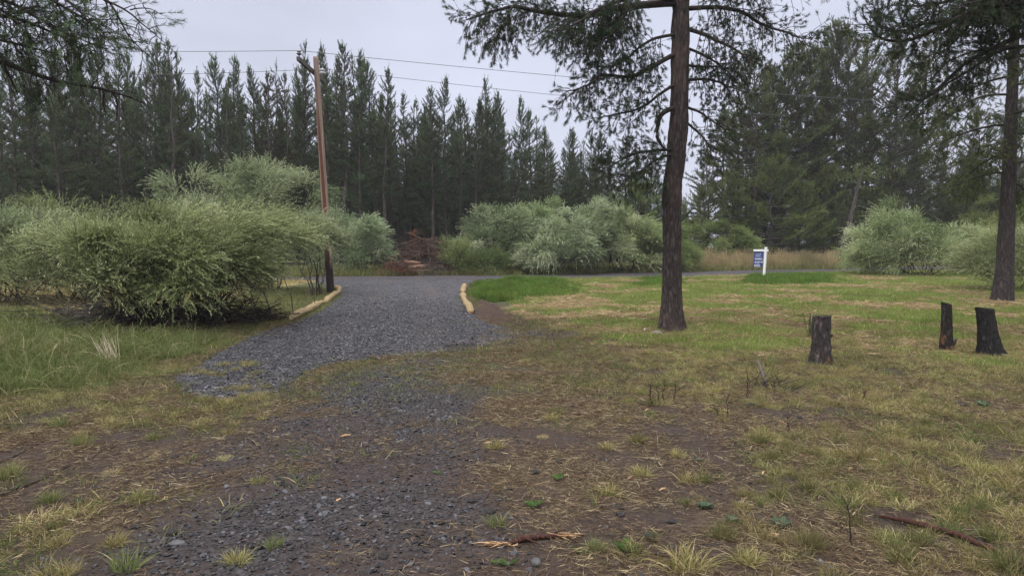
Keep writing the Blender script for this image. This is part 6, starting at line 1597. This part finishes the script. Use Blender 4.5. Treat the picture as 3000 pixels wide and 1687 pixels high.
# ---- grass tufts one can count
def tuft_mesh(seed, n, rad, h0, h1, w, spread, curve, mat, tm):
    return clump(np.random.default_rng(seed), n, rad, h0, h1, w, spread, curve, 3, tm, 0.25).mesh('grass_tuft', mat)
TM = {'tan': [tuft_mesh(700 + i, 190, .045, .09, .20, .0034, .85, .45, M_DRY, .5) for i in range(4)], 'olive': [tuft_mesh(710 + i, 230, .05, .09, .20, .0036, .65, .32, M_OLIVE, .62) for i in range(4)],
      'green': [tuft_mesh(720 + i, 70, .05, .08, .20, .0060, .6, .30, M_TALL, .5) for i in range(3)], 'straw': [tuft_mesh(730 + i, 260, .09, .06, .16, .0036, 1.5, .5, M_DRY, .85) for i in range(2)]}
TUFTS = [(c7b, 640, 1310, 'olive', 1.15, 'densest dark olive bunch grass tuft, round and upright, bottom right centre'), (c7b, 330, 1385, 'tan', 1.05, 'pale spreading tuft left of the dense olive tuft at the bottom right'), (c7b, 385, 795, 'olive', .95, 'olive tuft leaning right, below the grey snag'), (c7b, 905, 580, 'tan', .95, 'pale tuft, left one of a pair on the straw patch'), (c7b, 1000, 585, 'tan', .95, 'pale tuft, right one of a pair on the straw patch'), (c7b, 1240, 660, 'tan', 1.5, 'large combed over tan tuft in front of the thin stump'), (c7b, 625, 1020, 'olive', .85, 'upright olive tuft on bare dirt, middle of the right foreground'), (c7b, 850, 1020, 'olive', .9, 'olive tuft right of the upright one, with green blades at its foot'), (c7b, 810, 1105, 'green', 1.0, 'bright broad bladed green tuft in the right foreground'), (c7b, 1385, 1160, 'green', 1.2, 'green tuft above the red branch at the right'), (c7b, 1535, 1275, 'olive', .95, 'olive tuft just above the right end of the red branch'), (c7b, 1340, 1245, 'green', 1.1, 'green tuft touching the red branch'), (c7b, 890, 880, 'tan', 1.5, 'wide soft tan mound in the middle of the right foreground'), (c7b, 1485, 940, 'tan', 1.0, 'tan tuft at far right beside bare soil'), (c7b, 20, 1420, 'tan', 1.6, 'big grey green tuft cut by the bottom edge, right of centre'), (c7b, 1095, 1380, 'green', 1.1, 'green tuft below the red branch near the bottom edge'), (c7b, 1620, 1420, 'olive', 1.2, 'olive tuft under the end of the red branch in the corner'),
         (c6b, 1480, 785, 'tan', 1.1, 'round sprayed tan tuft, right of the dirt track'), (c6b, 1330, 820, 'tan', .8, 'tan tuft left of the round sprayed tuft'), (c6b, 1335, 1040, 'tan', .9, 'narrow upright pale tuft above the bottom centre weeds'), (c6b, 1005, 768, 'straw', .45, 'small round mown looking straw tuft by the dirt track'), (c6b, 1500, 945, 'tan', 1.0, 'low wide tan tuft below the round sprayed tuft'), (c6b, 1290, 292, 'olive', .9, 'dark isolated tuft on the litter left of the big pine'), (c6b, 775, 1205, 'green', .85, 'small lone green tuft on the gravelly dirt, bottom centre'), (c6b, 1415, 680, 'tan', .8, 'tan tuft above and left of the round sprayed tuft'),
         (c5b, 220, 1180, 'straw', 1.3, 'flat golden straw mound at the lower left'), (c5b, 250, 1090, 'olive', .8, 'olive tuft behind the golden straw mound'), (c5b, 625, 1420, 'green', 1.1, 'upright green blades at the bottom, left of centre'), (c5b, 690, 1080, 'tan', .9, 'pale green tuft on dirt, lower left'), (c5b, 575, 1300, 'tan', .85, 'straw coloured tuft at the lower left, near the black rock'), (c5b, 1375, 1300, 'green', .7, 'small green tuft on the gravel near the bottom'), (c5b, 1185, 1380, 'tan', .9, 'tan tuft on the gravel at the bottom'), (c5b, 1120, 870, 'straw', .6, 'small straw tuft at the top edge of the gravelly dirt'), (c5b, 40, 970, 'olive', 1.1, 'olive tuft beside the branches at the left edge'), (c5b, 565, 940, 'straw', .6, 'small straw tuft right of the long left branch'), (c5b, 770, 770, 'olive', .7, 'olive tuft above the curved twig'), (c5b, 410, 800, 'olive', 1.0, 'olive tuft above the middle of the long left branch'), (c5b, 300, 715, 'green', 1.1, 'dark green tuft in the left grass below the tall grass')]
for k, (f_, x, y, kd, s, lb) in enumerate(TUFTS):
    p = on(*f_([(x, y)])[0])
    ms = TM[kd]; o = bpy.data.objects.new('grass_tuft', ms[k % len(ms)]); COL.objects.link(o)
    o.location = p; o.rotation_euler = (0, 0, k * 1.3); o.scale = (s, s, s)
    tag(o, lb, 'grass tuft', 'bunch grass tufts in the foreground')
rt = np.random.default_rng(88); n = 0
while n < 100:                                          # the many small ones nothing tells apart
    x = rt.uniform(-4, 8); y = rt.uniform(3.4, 9.5)
    if abs(x) > 0.72 * y or x < 0.25 * (y - 3) + 0.1 and rt.random() > 0.12: continue
    f = fields(np.array([x]), np.array([y]))
    if f['drive'][0] > 0.3 or f['fgrav'][0] > 0.4: continue
    kd = rt.choice(['tan', 'olive', 'green'], p=[.55, .33, .12]); ms = TM[kd]
    o = bpy.data.objects.new('grass_tuft', ms[rt.integers(len(ms))]); COL.objects.link(o)
    s = rt.uniform(0.45, 1.0); o.location = (x, y, gz1(x, y)); o.rotation_euler = (0, 0, rt.uniform(0, 6.28)); o.scale = (s, s, s)
    tag(o, 'small tuft of bunch grass among straw and bare dirt, one of many alike', 'grass tuft', 'small scattered grass tufts'); n += 1
# pale dry blades on the left
p = on(*c5b([(575, 392)])[0])
g = Geo(); n = 34; g.blades(ro.normal(0, .05, (n, 3)) * np.array([1, 1, 0]), np.array([-0.32, 0, 1]) + ro.normal(0, 0.16, (n, 3)), ro.uniform(.3, .62, n), .010, np.clip(ro.normal(.95, .06, n), 0, 1), ro, 0.10, 4)
o = g.obj('dry_grass_clump', M_PALE); o.location = p; tag(o, 'tall spray of pale dry grass blades below the large front bush', 'grass tuft')
# little pine seedling behind the flat topped stump
p = on(*c7b([(628, 262)])[0]); g = Geo(); 
brush(g, np.repeat([[0, 0, 0.02]], 9, 0), ro.normal(0, 0.35, (9, 3)) + np.array([0, 0, 1]), 0.42, 60, .09, .005, .6, ro, .6)
o = g.obj('pine_seedling', M_HERO); o.location = p; tag(o, 'dark green pine seedling tucked behind the left side of the flat topped stump', 'seedling')
# broad-leaved weeds
def weed(px, py, s, n, mat, label, group, seed):
    rng = np.random.default_rng(seed); p = on(px, py, 0.004); g = Geo()
    for k in range(n):
        a = k * 2.4 + rng.normal(0, .2); L = s * rng.uniform(.6, 1.1); el = rng.uniform(.1, .5)
        d = np.array([math.cos(a) * math.cos(el), math.sin(a) * math.cos(el), math.sin(el)]); L *= .85; w = L * .42
        sd2 = np.array([-math.sin(a), math.cos(a), 0]); up = np.cross(sd2, d)
        P = [d * L * t + up * (-.12 * L * t * t) for t in (0.12, .4, .7, 1)]
        W = [w * .12, w * .85, w, w * .25]
        V = []
        for q, ww in zip(P, W): V += [q - sd2 * ww / 2 - up * ww * .1, q + up * ww * .08, q + sd2 * ww / 2 - up * ww * .1]
        Q = []
        for i in range(3): Q += [(3 * i, 3 * i + 1, 3 * i + 4, 3 * i + 3), (3 * i + 1, 3 * i + 2, 3 * i + 5, 3 * i + 4)]
        g.add(np.array(V), Q, None, rng.random())
    o = g.obj('weed', mat, None, True); o.location = p; tag(o, label, 'weed', group)
for k, (f_, x, y, s, n, lb) in enumerate([(c6b, 1077, 972, .075, 9, 'bright green weed rosette below the upright dark rock'), (c6b, 958, 1112, .08, 10, 'bright green weed spreading on bare dirt, bottom centre'), (c6b, 1200, 1335, .075, 6, 'three leaved green weed right of the broken stick'), (c6b, 1420, 1325, .10, 14, 'largest leafy green weed near the bottom, right of the stick'), (c6b, 835, 1392, .07, 5, 'upright two leaved green weed at the bottom centre'), (c6b, 772, 1388, .05, 5, 'tiny weed left of the upright two leaved one'), (c6b, 478, 940, .05, 5, 'tiny green sprig on the gravelly dirt')]):
    weed(*f_([(x, y)])[0], s, n, M_WEED, lb, 'bright green weeds on the dirt', 90 + k)
for k, (f_, x, y, s, n, lb) in enumerate([(c7b, 110, 1110, .09, 12, 'blue green trailing weed at the lower right centre'), (c7b, 250, 1185, .08, 10, 'blue green weed below and right of the trailing one'), (c7b, 490, 1205, .11, 14, 'spreading blue green weed left of the dense olive tuft'), (c7b, 80, 880, .06, 8, 'pale blue green weed in the straw, right of centre'), (c7b, 720, 400, .10, 12, 'blue green weed at the foot of the flat topped stump'), (c7b, 1500, 610, .12, 16, 'patch of blue green weed in the grass at the right')]):
    weed(*f_([(x, y)])[0], s * .75, n * 2, M_BLUEWEED, lb, 'blue green weeds in the foreground', 110 + k)

# ================================================================ drizzle haze
hz = Geo(); hz.box((0, 60, 28.9), (260, 190, 60), 0)
HM = bpy.data.materials.new('drizzle_haze'); HM.use_nodes = True; ht = HM.node_tree; ht.nodes.clear()
ho = ht.nodes.new('ShaderNodeOutputMaterial'); hv = ht.nodes.new('ShaderNodeVolumePrincipled')
hv.inputs['Color'].default_value = (0.92, 0.94, 1.0, 1); hv.inputs['Density'].default_value = 0.00055; hv.inputs['Anisotropy'].default_value = 0.2
ht.links.new(hv.outputs[0], ho.inputs['Volume'])
tag(hz.obj('haze', HM), 'thin drizzle haze in the air before the far pines', None, None, 'stuff')
